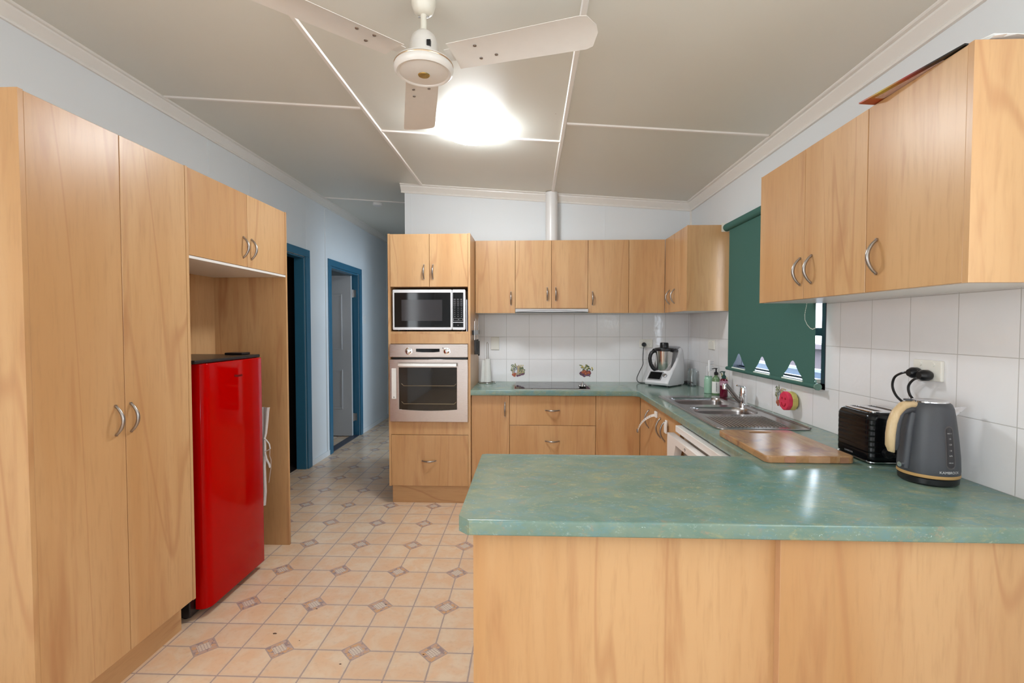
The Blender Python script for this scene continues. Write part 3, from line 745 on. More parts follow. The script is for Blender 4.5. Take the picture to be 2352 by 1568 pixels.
obj('indicator_light', MB().lathe([(.004, 0), (.004, -.001)], (-.668, YT - .0222, 1.226), 10, 'y'), M['black'], pn)
gy = YT - .0235
gl = NT('oven_glass'); gl.set((.014, .010, .007), .04); gl.b.inputs['Specular IOR Level'].default_value = .45
dr_out = [(-1.083, .656), (-.476, .656), (-.476, 1.139), (-1.083, 1.139)]
gx0, gx1 = -1.011, -.561
hole = [(gx0, 1.077)] + [(gx0 + (gx1 - gx0) * i / 12, .752 - .009 * sin(pi * i / 12)) for i in range(13)] + [(gx1, 1.077)]
mt = basis((0, YT - .0225, 0), (1, 0, 0), (0, 0, 1))
dr = plate('oven_door', dr_out, [hole], .0215, M['steel'], t, .002, mt @ Matrix.Translation((0, 0, 0)))
ins = plain('oven_interior', (.035, .028, .022), .45)
wnd = obj('door_glass', B(gx0 - .004, gx1 + .004, YT - .0160, YT - .0130, .738, 1.083), gl.m, dr)
mb = MB()
for rz in (.935, .795): mb.tube([(gx0 + .02, YT - .0168, rz + .016), (gx0 + .036, YT - .0168, rz), (gx1 - .022, YT - .0168, rz), (gx1 - .006, YT - .0168, rz + .016)], .0014, 6)
obj('oven_rack', mb, plain('rack_wire', (.6, .5, .32), .3, 1), wnd)
obj('door_handle', MB().box(-1.013, -.558, YT - .052, YT - .044, 1.085, 1.112, .003).box(-1.0, -.985, YT - .044, YT - .022, 1.09, 1.106).box(-.586, -.571, YT - .044, YT - .022, 1.09, 1.106), mk_steel('polished_bar', (.75, .74, .72), (1, 1, 30), .2), dr)
cl = obj('child_lock_strap', B(-1.066, -1.030, YT - .034, YT - .0235, .833, 1.070, .004), lk, dr)
obj('lock_button', MB().lathe([(.006, 0), (.006, -.002)], (-1.046, YT - .034, .848), 12, 'y'), plain('grey_button', (.4, .4, .42)), cl)

# ================================================================== MICROWAVE
t = thing('microwave', (-.78, 3.85, 1.3545), 'white-framed microwave with black door above the oven', 'microwave')
mx0, mx1, mz0, mz1 = -1.062, -.497, 1.366, 1.677
obj('housing', B(mx0 + .004, mx1 - .004, YT + .03, YT + .38, mz0 + .002, mz1 - .002, .004), M['white'], t)
fw = plain('silver_white_frame', (.72, .73, .76), .22, .1)
split = -.6
dfr = plate('door_frame', rrect(mx0, split - .001, mz0, mz1, .008, 3), [rrect(mx0 + .012, split - .012, mz0 + .020, mz1 - .024, .002, 2)], .028, fw, t, .002, basis((0, YT + .002, 0), (1, 0, 0), (0, 0, 1)))
obj('door_glass', B(mx0 + .010, split - .002, YT + .006, YT + .012, mz0 + .018, mz1 - .022), M['blackgloss'], dfr)
mesh = NT('microwave_window'); mesh.set((.035, .032, .035), .10, 0, .3)
obj('viewing_window', B(-.994, -.677, YT + .0052, YT + .0060, 1.436, 1.599), mesh.m, dfr)
cf = plate('control_frame', rrect(split + .001, mx1, mz0, mz1, .008, 3), [rrect(split + .006, mx1 - .016, mz0 + .020, mz1 - .024, .002, 2)], .028, fw, t, .002, basis((0, YT + .002, 0), (1, 0, 0), (0, 0, 1)))
obj('keypad', B(split + .005, mx1 - .015, YT + .006, YT + .012, mz0 + .018, mz1 - .022), M['blackgloss'], cf)
mb = MB(); ink = plain('key_print', (.35, .35, .36), .5)
for r in range(10):
    for c in range(3): 
        x = split + .020 + c * .026; z = 1.602 - r * .0148
        w = .0075 if r < 4 else .0025
        mb.box(x - w, x + w, YT + .0052, YT + .0058, z - .0015, z + .0015)
obj('key_markings', mb, ink, cf)
bx = split + .006
for (a_, b_) in ((bx + .004, bx + .042), (bx + .046, bx + .076)):
    mb = MB(); z0, z1 = 1.437, 1.455
    for q in ((a_, b_, z0, z0 + .0015), (a_, b_, z1 - .0015, z1), (a_, a_ + .0015, z0, z1), (b_ - .0015, b_, z0, z1)): mb.box(q[0], q[1], YT + .0050, YT + .0058, q[2], q[3])
    obj('button_outline', mb, ink, cf)
obj('door_release', MB().box(bx, mx1 - .016, YT + .004, YT + .006, 1.422, 1.426), fw, cf)
obj('release_mark', MB().prism([(-.556, 1.399), (-.550, 1.399), (-.556, 1.408)], 'y', YT + .0050, YT + .0058), ink, cf)
for fx_, fy_ in ((-1.03, 3.76), (-.53, 3.76), (-1.03, 4.03), (-.53, 4.03)): obj('foot', MB().cyl((fx_, fy_, 1.3542), .012, .014, n=12), M['black'], t)
tag(obj('booklet', MB().mat(M['paper']).box(-.4935, -.4885, YT + .03, YT + .28, 1.3545, 1.60).mat(plain('blue_cover', (.12, .16, .42), .4)).box(-.4883, -.4870, YT + .03, YT + .28, 1.3545, 1.60)), 'thin white and blue booklet standing between microwave and cabinet side', 'booklet')

# ================================================================== FRIDGE
t = thing('bar_fridge', (-1.75, 2.44, 0), 'glossy red upright bar fridge in the niche under overhead cabinet', 'fridge')
obj('fridge_body', B(-1.975, -1.598, 2.172, 2.700, .018, 1.216, .004), M['black'], t)
obj('top_lid', B(-1.975, -1.545, 2.165, 2.704, 1.2165, 1.234, .004), M['black'], t)
# red door with a rolled near edge
dx = -1.532
pr = [(-1.598, 2.180), (-1.575, 2.180)]
pr = [(-1.596, 2.206), (-1.575, 2.206)] + [(-1.575 + .043 * sin(a), 2.251 - .045 * cos(a)) for a in [i * pi / 16 for i in range(1, 9)]] + [(dx, 2.690), (dx - .004, 2.700), (-1.596, 2.700)]
mb = MB(); mb.prism(pr, 'z', .040, 1.2155)
d = obj('door', mb, M['red'], t, smooth=True, bevel=.003)
text('brand_lettering', 'Hisense', .022, M['black'], d, basis((dx + .0006, 2.475, 1.135), (0, 1, 0), (0, 0, 1)))
obj('hinge_cover', B(-1.70, -1.60, 2.62, 2.70, 1.2342, 1.246, .003), M['black'], t)
for fx_, fy_ in ((-1.64, 2.21), (-1.64, 2.66), (-1.93, 2.21), (-1.93, 2.66)): obj('foot', MB().cyl((fx_, fy_, 0), .016, .0178, n=12), M['black'], t)

# apron hanging on the end panel behind the fridge
t = thing('apron', (-1.70, 2.95, .25), 'white cloth apron hanging gathered between red fridge and end panel', 'apron')
rs = []
for z, x0, x1, yb in ((.885, -1.78, -1.632, 2.955), (.86, -1.78, -1.638, 2.957), (.80, -1.77, -1.645, 2.96), (.72, -1.75, -1.658, 2.965), (.685, -1.74, -1.668, 2.966), (.64, -1.75, -1.665, 2.965), (.5, -1.78, -1.668, 2.962), (.35, -1.80, -1.664, 2.962), (.26, -1.80, -1.672, 2.962)):
    ring = []; n = 14
    for i in range(n + 1):
        f = i / n; ring.append((x0 + (x1 - x0) * f, yb - .008 * sin(f * 5 * pi) , z))
    for i in range(n, -1, -1):
        f = i / n; ring.append((x0 + (x1 - x0) * f, yb - .008 * sin(f * 5 * pi) + .003, z))
    rs.append(ring)
obj('cloth', MB().rings(rs), M['cloth'], t, smooth=True)
obj('tie', MB().tube([(-1.672, 2.955, .690), (-1.655, 2.95, .68), (-1.636, 2.95, .655), (-1.630, 2.95, .625), (-1.645, 2.95, .615), (-1.668, 2.955, .605)], .004, 6, flat=.5), M['cloth'], t)
obj('tie', MB().tube([(-1.668, 2.955, .60), (-1.655, 2.95, .56), (-1.638, 2.95, .525), (-1.633, 2.95, .505)], .006, 6, flat=.4), M['cloth'], t)
obj('tie', MB().tube([(-1.632, 2.95, .625), (-1.634, 2.95, .58), (-1.626, 2.95, .555), (-1.628, 2.95, .50), (-1.642, 2.95, .41)], .0015, 5), M['cloth'], t)

# ================================================================== DISHWASHER
t = thing('dishwasher', (1.1, 2.33, 0), 'white dishwasher under the sink run worktop, standing slightly proud', 'dishwasher')
wd = plain('white_appliance_enamel', (.80, .77, .75), .3, var=.01)
obj('housing', B(.845, 1.36, 2.0, 2.66, .05, .815), wd, t)
obj('top_slab', B(.800, 1.36, 1.992, 2.668, .8155, .850, .003), wd, t)
frd = plate('door', [(2.0, .10), (2.70, .10), (2.70, .803), (2.0, .803)], [[(2.06, .66), (2.60, .66), (2.545, .765), (2.06, .765)]], .040, wd, t, .003, basis((.8045, 0, 0), (0, 1, 0), (0, 0, 1)) @ Matrix.Translation((0, 0, 0)))
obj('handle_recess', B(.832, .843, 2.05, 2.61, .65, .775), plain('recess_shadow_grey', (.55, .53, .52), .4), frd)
frd.location.x -= .0
obj('maker_mark', MB().tube([(.7640, 2.400, .783), (.7640, 2.396, .789), (.7640, 2.386, .788), (.7640, 2.388, .779), (.7640, 2.395, .777)], .0012, 5), M['black'], frd)
for fy_ in (2.05, 2.6): obj('foot', MB().cyl((1.0, fy_, 0), .02, .05, n=12), M['black'], t)

def cord(t, pts, plug_c, plug_ax, r=.0035, plen=.032):
    inv = (Matrix.Translation(t.location) @ Matrix.Rotation(t.rotation_euler.z, 4, 'Z')).inverted()
    def loc(mb): bmesh.ops.transform(mb.bm, matrix=inv, verts=mb.bm.verts); return mb
    P = []
    n = len(pts)
    for i in range(n - 1):  # catmull-rom
        p0, p1, p2, p3 = [Vector(pts[max(0, min(n - 1, q))]) for q in (i - 1, i, i + 1, i + 2)]
        for s_ in range(6):
            u = s_ / 6; P.append(.5 * ((2 * p1) + (-p0 + p2) * u + (2 * p0 - 5 * p1 + 4 * p2 - p3) * u ** 2 + (-p0 + 3 * p1 - 3 * p2 + p3) * u ** 3))
    P.append(Vector(pts[-1]))
    c_ = obj('power_cord', loc(MB().tube(P, r, 8)), M['black'], t, local=True, smooth=True)
    pl = obj('plug', loc(MB().lathe([(.014, 0), (.0195, -plen * .25), (.0195, -plen * .7), (.012, -plen)], plug_c, 20, plug_ax)), M['black'], t, local=True, smooth=True)
    pl.parent = c_; pl.location = pl.location - c_.location

# ================================================================== BLIND
t = thing('roller_blind', (1.36, 2.86, 1.1), 'green roller blind with three cut-outs at its lower edge over window', 'blind')
bm_ = plain('green_blind_fabric', (.070, .160, .135), 1, var=.06, scale=300, spec=.05)
def cut(yc, w=.098, h=.098):
    pts = [(.094, 0), (.094, .012), (.088, .025), (.074, .038), (.058, .050), (.046, .062), (.034, .076), (.023, .090), (.014, .099), (.005, .1035)]
    right = [(yc + a_, 1.112 + b_) for a_, b_ in pts]; left = [(yc - a_, 1.112 + b_) for a_, b_ in pts[::-1]]
    return right + left
plate('blind_fabric', [(2.352, 1.104), (3.362, 1.104), (3.362, 2.07), (2.352, 2.07)], [cut(3.188), cut(2.873), cut(2.545)], .0015, bm_, t, 0, basis((1.361, 0, 0), (0, 1, 0), (0, 0, 1)))
obj('bottom_bar', MB().cyl((1.362, 2.335, 1.106), .012, 1.045, 'y', 16), bm_, t, smooth=True)
obj('bar_end_cap', MB().lathe([(.0165, 0), (.0165, .012)], (1.362, 2.322, 1.106), 20, 'y'), plain('green_cap', (.14, .25, .21), .5), t)
mb = MB()
for yc in (3.188, 2.873, 2.545): mb.cyl((1.3575, yc - .098, 1.1175), .0045, .196, 'y', 8)
obj('inset_rod', mb, plain('pale_rod', (.75, .82, .74), .4), t, smooth=True)
obj('roller_tube', MB().cyl((1.36, 2.380, 2.075), .026, 1.03, 'y', 24), bm_, t, smooth=True)
obj('roller_end', MB().cyl((1.36, 3.41, 2.075), .022, .012, 'y', 20), M['cream'], t)
obj('bracket', B(1.33, XR + .005, 3.422, 3.426, 2.05, 2.11), M['cream'], t)
mb = MB(); pts = [(1.336, 2.384, 1.502), (1.336, 2.40, 1.45), (1.336, 2.398, 1.425), (1.336, 2.378, 1.401), (1.336, 2.352, 1.384), (1.337, 2.334, 1.379), (1.338, 2.312, 1.385), (1.340, 2.300, 1.400), (1.345, 2.296, 1.44), (1.35, 2.298, 1.502)]
P3 = []
for a_, b_ in zip(pts[:-1], pts[1:]):
    for s_ in range(5): P3.append(Vector(a_).lerp(Vector(b_), s_ / 5))
for p in P3: mb.lathe([(.0004, -.0022), (.0022, 0), (.0004, .0022)], tuple(p), 6)
mb.tube(P3, .0007, 4)
ch = obj('bead_chain', mb, plain('cream_beads', (.75, .75, .68), .4), t); ch['kind'] = 'stuff'

# ================================================================== CEILING THINGS
t = thing('ceiling_light', (-.345, 2.93, cz(-.345)), 'round glowing ceiling light beyond the fan', 'ceiling light')
lz = cz(-.345)
em = NT('lit_diffuser'); em.set((1, 1, 1), .4); em.b.inputs['Emission Color'].default_value = (.90, .96, 1, 1); em.b.inputs['Emission Strength'].default_value = 38
obj('base_ring', MB().lathe([(.186, .012), (.186, -.006), (.180, -.008)], (-.345, 2.93, lz), 48), M['white'], t, smooth=True)
obj('diffuser', MB().lathe([(.185, -.0085), (.19, -.02), (.182, -.036), (.160, -.054), (.12, -.070), (.06, -.080), (.005, -.082)], (-.345, 2.93, lz), 48), em.m, t, smooth=True)

FX, FY = -.395, 1.81
t = thing('ceiling_fan', (FX, FY, cz(FX)), 'white three-blade ceiling fan with round hub and gold badge', 'fan')
fz = cz(FX)
obj('canopy', MB().lathe([(.045, .004), (.044, -.02), (.036, -.045), (.022, -.055), (.012, -.056)], (FX, FY, fz), 32), M['cream'], t, smooth=True)
obj('down_rod', MB().cyl((FX, FY, 2.48), .0115, fz - .05 - 2.48, n=20), M['cream'], t, smooth=True)
obj('rod_pin', MB().cyl((FX - .02, FY, fz - .062), .003, .04, 'x', 8), M['handle'], t)
obj('motor_cap', MB().lathe([(.013, 2.486), (.024, 2.482), (.042, 2.466), (.052, 2.44), (.056, 2.405), (.059, 2.373)], (FX, FY, 0), 36), M['fanwhite'], t, smooth=True)
obj('motor', MB().lathe([(.060, 2.3735), (.095, 2.371), (.106, 2.366), (.108, 2.361)], (FX, FY, 0), 44), M['fanwhite'], t, smooth=True)
obj('trim_band', MB().lathe([(.1085, 2.361), (.1095, 2.3585), (.1085, 2.356)], (FX, FY, 0), 44), plain('brass_band', (.62, .45, .30), .3, 1), t, smooth=True)
obj('hub_cover', MB().lathe([(.1075, 2.356), (.110, 2.349), (.108, 2.338), (.100, 2.330), (.094, 2.3305), (.090, 2.334), (.06, 2.329), (.03, 2.326), (.0, 2.3255)], (FX, FY, 0), 44), M['fanwhite'], t, smooth=True)
obj('badge', MB().lathe([(.0, 2.3225), (.020, 2.3230), (.022, 2.3252)], (FX, FY, 0), 24), M['gold'], t, smooth=True)
obj('cap_vent', MB().box(FX + .022, FX + .036, FY - .0545, FY - .038, 2.405, 2.425), M['black'], t)
def blade(az):
    L0, L1, w0, w1 = .128, .640, .066, .077
    pts = [(L0, -w0), (L0 - .012, -w0 + .012), (L0 - .012, w0 - .012), (L0, w0)]
    for i in range(9):
        a_ = pi / 2 - pi * i / 8; pts.append((L1 - .045 + .045 * cos(a_) ** .6 if cos(a_) > 1e-6 else L1 - .045, w1 * sin(a_)))
    R = Matrix.Translation((FX, FY, 2.371)) @ Matrix.Rotation(az, 4, 'Z') @ Matrix.Rotation(radians(-9), 4, 'X')
    # slightly cambered blade: strips across the width
    mb = MB(); nx, ny = 22, 8; rs = []
    def zc(y): return .007 * (1 - (y / w1) ** 2)
    for i in range(nx + 1):
        f = i / nx; x = L0 - .008 + (L1 - L0 + .008) * f
        w = w0 + (w1 - w0) * f
        if x > L1 - .05: q = (x - (L1 - .05)) / .05; w *= max(.05, (1 - q ** 2.6)) ** .5
        top, bot = [], []
        for j in range(ny + 1):
            y = -w + 2 * w * j / ny; top.append((x, y, zc(y) + .0018)); bot.append((x, y, zc(y)))
        rs.append([tuple(R @ Vector(p)) for p in top + bot[::-1]])
    mb.rings(rs); b_ = obj('blade', mb, M['fanwhite'], t, smooth=True)
    for x, y in ((.215, -.030), (.215, .034), (.275, .03)):
        p = R @ Vector((x, y, zc(y) - .001)); obj('screw', MB().lathe([(.0062, .001), (.0062, -.0015), (.003, -.003)], tuple(p), 12), M['handle'], b_, smooth=True)
    mb = MB(); mb.rings([[tuple(R @ Vector(p)) for p in ((x, -w, .010), (x, w, .010), (x, w, .0125), (x, -w, .0125))] for x, w in ((.095, .030), (.14, .032), (.20, .045), (.235, .045))])
    obj('blade_arm', mb, M['fanwhite'], b_)
for k_ in range(3): blade(radians(-15.5 + 120 * k_))

tag(obj('flue_pipe', MB().lathe([(.052, TOP + .001), (.052, cz(.187) - .004)], (.187, 4.235, 0), 36), M['white'], smooth=True), 'round white flue pipe rising from wall cupboards to ceiling', 'pipe')
t = thing('smoke_alarm', (-1.60, 5.05, cz(-1.6) - .03), 'small white alarm on the dim hall ceiling', 'smoke alarm')
obj('alarm_case', MB().lathe([(.05, .035), (.05, .010), (.04, 0)], (-1.60, 5.05, cz(-1.6) - .03), 24), M['white'], t, smooth=True)

# ================================================================== SWITCHES AND OUTLETS
dark = plain('socket_slot', (.05, .05, .05))
t = thing('wall_switch', (-.311, YB, 1.185), 'single cream wall switch on back tiles above paper towel', 'switch')
obj('plate', B(-.348, -.274, YB - .009, YB, 1.186, 1.298, .003), M['switch'], t)
obj('rocker', MB().lathe([(.011, 0), (.011, -.003)], (-.311, YB - .009, 1.243), 18, 'y'), M['switch'], t)
def gpo_back(x0, x1, z0, z1, label):
    t = thing('power_outlet', ((x0 + x1) / 2, YB, z0), label, 'power outlet')
    obj('plate', B(x0, x1, YB - .009, YB, z0, z1, .003), M['switch'], t)
    for c in (.27, .73):
        x = x0 + (x1 - x0) * c
        obj('rocker', MB().lathe([(.007, 0), (.007, -.002)], (x, YB - .009, z1 - .016), 14, 'y'), M['switch'], t)
        mb = MB()
        for dx_, dz_ in ((-.007, .004), (.007, .004), (0, -.009)): mb.box(x + dx_ - .001, x + dx_ + .001, YB - .0096, YB - .009, z0 + .026 + dz_ - .004, z0 + .026 + dz_ + .004)
        obj('socket_slots', mb, dark, t)
gpo_back(.966, 1.081, 1.207, 1.281, 'double power outlet on back tiles beside the white cooking appliance')
def gpo_right(y0, y1, z0, z1, label, single=False):
    t = thing('power_outlet' if not single else 'wall_switch', (XR, (y0 + y1) / 2, z0), label, 'power outlet' if not single else 'switch')
    obj('plate', B(XR - .012, XR, y0, y1, z0, z1, .003), M['switch'], t)
    for c in (.27, .73):
        y = y0 + (y1 - y0) * c
        obj('rocker', MB().lathe([(.007, 0), (.007, -.003)], (XR - .012, y, z1 - .014), 14, 'x'), M['switch'], t)
    return t
gpo_right(3.70, 3.815, 1.217, 1.290, 'double power outlet on right tiles under the corner cupboard')
gpo_right(1.680, 1.800, 1.203, 1.274, 'double power outlet with two black plugs above the kettle')
t = thing('wall_switch', (XL, 6.28, 1.43), 'white light switch on the hall wall beside the blue door', 'switch')
obj('plate', B(XL, XL + .01, 6.24, 6.32, 1.43, 1.54, .003), M['white'], t)
obj('rocker', B(XL + .01, XL + .014, 6.272, 6.288, 1.475, 1.495), M['white'], t)

# ================================================================== KETTLE
KX, KY = 1.270, 1.575
t = thing('kettle', (KX, KY, .9), 'dark grey electric kettle with pale wooden handle on the worktop', 'kettle')
kg = plain('slate_grey_paint', (.055, .058, .068), .45, var=.04, scale=200)
kw = wood('pale_handle_wood', (.66, .50, .30), (.56, .40, .22), (.42, .28, .14), (6, 6, 1), .35)
obj('power_base', MB().lathe([(.070, .9005), (.076, .906), (.077, .922), (.074, .925)], (KX, KY, 0), 48), M['black'], t, smooth=True)
obj('wood_band', MB().lathe([(.0785, .9255), (.0795, .927), (.0790, .935)], (KX, KY, 0), 48), plain('orange_wood', (.55, .33, .13), .4), t, smooth=True)
bd = obj('jug_body', MB().lathe([(.0785, .9355), (.079, .945), (.0775, .985), (.0735, 1.03), (.068, 1.08), (.0635, 1.115), (.060, 1.135), (.055, 1.148), (.049, 1.153)], (KX, KY, 0), 56), kg, t, smooth=True)
obj('lid', MB().lathe([(.0485, 1.1535), (.048, 1.157), (.044, 1.158), (.040, 1.1575), (.002, 1.1580)], (KX, KY, 0), 40), M['chrome'], t, smooth=True)
hd = Vector((-.90, -.16, 0)).normalized()
def hp(r, z): return (KX + hd.x * r, KY + hd.y * r, z)
def hpath(off):
    return [hp(.050, 1.139 + off), hp(.075, 1.142 + off), hp(.098, 1.136 + off), hp(.117 + off, 1.118), hp(.128 + off, 1.090), hp(.133 + off, 1.055), hp(.134 + off, 1.020), hp(.129 + off, 1.004)]
hn = obj('handle', MB().tube(hpath(-.011), [.011, .012, .012, .012, .0125, .0125, .0125, .006], 12), kg, t, smooth=True)
obj('handle_grip', MB().tube(hpath(.005) + [hp(.124, .996)], [.010, .0125, .0135, .0135, .0135, .0135, .013, .010, .003], 16, flat=1.0), kw, hn, smooth=True)
obj('handle_button', MB().lathe([(.012, 0), (.012, .004)], hp(.078, 1.159), 18), kg, hn, smooth=True)
obj('handle_spine', MB().tube([hp(.060, 1.12), hp(.070, 1.07), hp(.077, 1.0), hp(.081, .945)], [.013, .012, .012, .010], 10), kg, t, smooth=True)
obj('switch_lever', MB().tube([hp(.082, .958), hp(.098, .957), hp(.104, .957)], [.005, .006, .008], 10), M['chrome'], t, smooth=True)
sd = Vector((.99, -.14, 0)).normalized()
sx, sy = sd.x, sd.y; px, py = -sd.y, sd.x
rs = []
for r, z, w, h in ((.050, 1.115, .028, .024), (.074, 1.128, .020, .016), (.096, 1.138, .010, .005)):
    c = Vector((KX + sx * r, KY + sy * r, z)); rs.append([tuple(c + Vector((px, py, 0)) * w * cos(a_) + Vector((0, 0, 1)) * h * sin(a_) * (1 if sin(a_) < 0 else .5)) for a_ in [2 * pi * i / 12 for i in range(12)]])
obj('spout', MB().rings(rs), M['chrome'], t, smooth=True)
# water window and lettering wrap the curved side that faces the camera
def body_pt(az, z, lift=.0006):
    prof = [(.9355, .0785), (.945, .079), (.985, .0775), (1.03, .0735), (1.08, .068), (1.115, .0635), (1.135, .060)]
    for (za, ra), (zb, rb) in zip(prof[:-1], prof[1:]):
        if za <= z <= zb: r = ra + (rb - ra) * (z - za) / (zb - za); break
    else: r = .0785
    r += lift; return Vector((KX + r * cos(az), KY + r * sin(az), z))
azw = radians(-86)
def wrap(name, outline, mat, lift, parent, az0):
    mb = MB(); n0 = 0
    f = [mb.bm.verts.new(body_pt(az0 + u / .075, z, lift)) for u, z in outline]
    c = mb.bm.verts.new(body_pt(az0 + sum(u for u, z in outline) / len(outline) / .075, sum(z for u, z in outline) / len(outline), lift))
    for i in range(len(f)): mb.bm.faces.new((f[i], f[(i + 1) % len(f)], c))
    return obj(name, mb, mat, parent)
def strip_wrap(name, w, z0, z1, mat, lift, parent, az0, tilt=0.0):
    mb = MB(); rs = []
    n = 40
    for i in range(n + 1):
        f = .5 - .5 * cos(pi * i / n); z = z0 + (z1 - z0) * f; e = min(f, 1 - f) * (z1 - z0)
        ww = w * (sqrt(max(0, 1 - (1 - min(1, e / w)) ** 2)) if e < w else 1) + .0005
        sh = tilt * (f - .5)
        rs.append([body_pt(az0 + (u * ww + sh) / .075, z, lift) for u in (-1, -.5, 0, .5, 1)])
    n0 = len(mb.bm.faces); R = [[mb.bm.verts.new(p) for p in r] for r in rs]
    for a_, b_ in zip(R[:-1], R[1:]):
        for i in range(4): mb.bm.faces.new((a_[i], a_[i + 1], b_[i + 1], b_[i]))
    return obj(name, mb, mat, parent, smooth=True)
ww_ = strip_wrap('water_window_rim', .0135, .958, 1.088, plain('window_rim', (.12, .11, .11), .3, .6), .0006, bd, azw)
strip_wrap('water_window', .0105, .962, 1.084, plain('smoky_window', (.03, .028, .032), .08), .0011, bd, azw)
pw = plain('pale_print', (.7, .7, .7), .5)
def wrap_text(s_, size, az0, z, lift=.0014):
    cu = bpy.data.curves.new('t', 'FONT'); cu.body = s_; cu.size = size; cu.align_x = 'CENTER'; cu.align_y = 'CENTER'
    tmp = bpy.data.objects.new('tmp', cu); COL.objects.link(tmp)
    dg = bpy.context.evaluated_depsgraph_get(); dg.update(); me = bpy.data.meshes.new_from_object(tmp.evaluated_get(dg))
    bpy.data.objects.remove(tmp); bpy.data.curves.remove(cu)
    mb = MB(); mb.bm.from_mesh(me); bpy.data.meshes.remove(me)
    for v in mb.bm.verts: v.co = body_pt(az0 + v.co.x / .0775, z + v.co.y, lift)
    for f in mb.bm.faces: f.material_index = 0
    return mb
obj('brand_lettering', wrap_text('KAMBROOK', .0105, azw - .02, .9475, .0008), pw, bd)
for s_, z in (('MAX 1.7', 1.066), ('1.5', 1.050), ('1.25', 1.033), ('1.0', 1.015), ('0.75', .999), ('MIN 0.5', .978)):
    obj('level_marking', wrap_text(s_, .0055 if len(s_) < 5 else .0042, azw, z), pw, bd)

cord(t, [(1.362, 1.722, 1.215), (1.356, 1.75, 1.205), (1.352, 1.768, 1.18), (1.354, 1.765, 1.15), (1.362, 1.745, 1.12), (1.386, 1.720, 1.05), (1.388, 1.705, .95), (1.38, 1.70, .908), (1.35, 1.665, .9045)], (XR - .0125, 1.722, 1.222), 'x', .0042, .04)

# ================================================================== TOASTER
t = thing('toaster', (1.29, 1.85, .9), 'black ribbed toaster with chrome trim behind the kettle', 'toaster')
tx0, tx1, ty0, ty1 = 1.205, 1.372, 1.742, 1.940
rs = []
zs = [(.912, .004), (.918, 0)]
zs = [(.9125, .006), (.916, .001), (.925, 0)]
z = .93
for i in range(7): zs += [(z, 0), (z + .009, .0007), (z + .0105, .0007), (z + .0125, 0)]; z += .0195
zs += [(1.070, .003), (1.079, .008), (1.082, .014)]
for z, ins in zs: rs.append([(x, y, z) for x, y in rrect(tx0 + ins, tx1 - ins, ty0 + ins, ty1 - ins, .028, 6)])
mbk = obj('toaster_shell', MB().rings(rs), plain('gloss_black', (.004, .004, .005), .16, spec=.3), t, smooth=True)
plate('top_trim', rrect(tx0 + .018, tx1 - .018, ty0 + .018, ty1 - .018, .02), [rrect(1.238, 1.268, 1.772, 1.912, .003, 2), rrect(1.300, 1.330, 1.772, 1.912, .003, 2)], .0045, M['chrome'], t, .001, Matrix.Translation((0, 0, 1.0872)))
obj('bread_slots', MB().box(1.24, 1.266, 1.774, 1.910, 1.0824, 1.0832).box(1.302, 1.328, 1.774, 1.910, 1.0824, 1.0832), M['black'], t)
obj('base_trim', MB().rings([[(x, y, z) for x, y in rrect(tx0 - i_, tx1 + i_, ty0 - i_, ty1 + i_, .03, 6)] for z, i_ in ((.905, -.004), (.907, .002), (.910, .002), (.9123, -.002))]), M['chrome'], t, smooth=True)
for fx_, fy_ in ((1.225, 1.92), (1.225, 1.765), (1.355, 1.92), (1.355, 1.765)): obj('foot', MB().cyl((fx_, fy_, .9003), .008, .006, n=10), M['black'], t)
obj('browning_knob', MB().lathe([(.017, 0), (.016, -.016), (.012, -.018)], (1.262, ty0, .945), 24, 'y'), M['black'], t, smooth=True)
text('brand_lettering', 'KAMBROOK', .0085, plain('grey_print', (.22, .22, .23), .4), mbk, basis((tx0 - .0008, 1.855, .9235), (0, -1, 0), (0, 0, 1)), .0003)

cord(t, [(1.36, 1.775, 1.228), (1.35, 1.795, 1.224), (1.345, 1.825, 1.205), (1.345, 1.835, 1.17), (1.35, 1.82, 1.135), (1.375, 1.80, 1.10), (1.389, 1.79, 1.06), (1.390, 1.79, 1.0), (1.390, 1.80, .92), (1.390, 1.86, .906)], (XR - .0125, 1.768, 1.227), 'x', .0042, .04)

# ================================================================== CHOPPING BOARD
t = thing('chopping_board', (1.01, 1.97, .9), 'worn end-jointed timber chopping board on worktop near the sink', 'chopping board')
def mk_board():
    nt = NT('worn_board_timber'); v = nt.obj((1, .16, 1), False); big = nt.obj((1, 1, 1), False); o_ = nt.xyz(big)
    stave = nt.math('FLOOR', nt.math('MULTIPLY', o_[0], 22)); wn_ = nt.n('ShaderNodeTexWhiteNoise', noise_dimensions='1D'); nt.link(stave, wn_.inputs['W'])
    c = nt.mix(wn_.outputs[0], (.40, .21, .09), (.52, .32, .16))
    c = nt.mix(nt.math('MULTIPLY', nt.ramp(nt.noise(v, 24, 4, .6, 1), .40, .70), .6), c, (.26, .12, .05))
    st = nt.noise(big, 7, 4, .6, 1.2)
    c = nt.mix(nt.math('MULTIPLY', nt.ramp(st, .50, .66), .75), c, (.17, .075, .05))
    c = nt.mix(nt.math('MULTIPLY', nt.ramp(nt.noise(big, 4.1, 3), .5, .7), .30), c, (.38, .15, .14))
    far = nt.math('MULTIPLY', nt.ramp(o_[1], .12, .22), nt.ramp(o_[0], .02, .14))
    c = nt.mix(nt.math('MULTIPLY', far, .6), c, (.48, .10, .22))
    nt.set(c, .27); nt.bump(nt.noise(v, 50, 3), .08, .002); return nt.m
bdm = mk_board()
hole = [(1.012 + .048 * cos(a_), 2.150 + .017 * sin(a_)) for a_ in [2 * pi * i / 24 for i in range(24)]]
plate('board', rrect(.850, 1.166, 1.755, 2.200, .022), [hole], .026, bdm, t, .003, Matrix.Translation((0, 0, .9265)))
endc = plain('pale_stave_end', (.60, .36, .20), .5, var=.1)
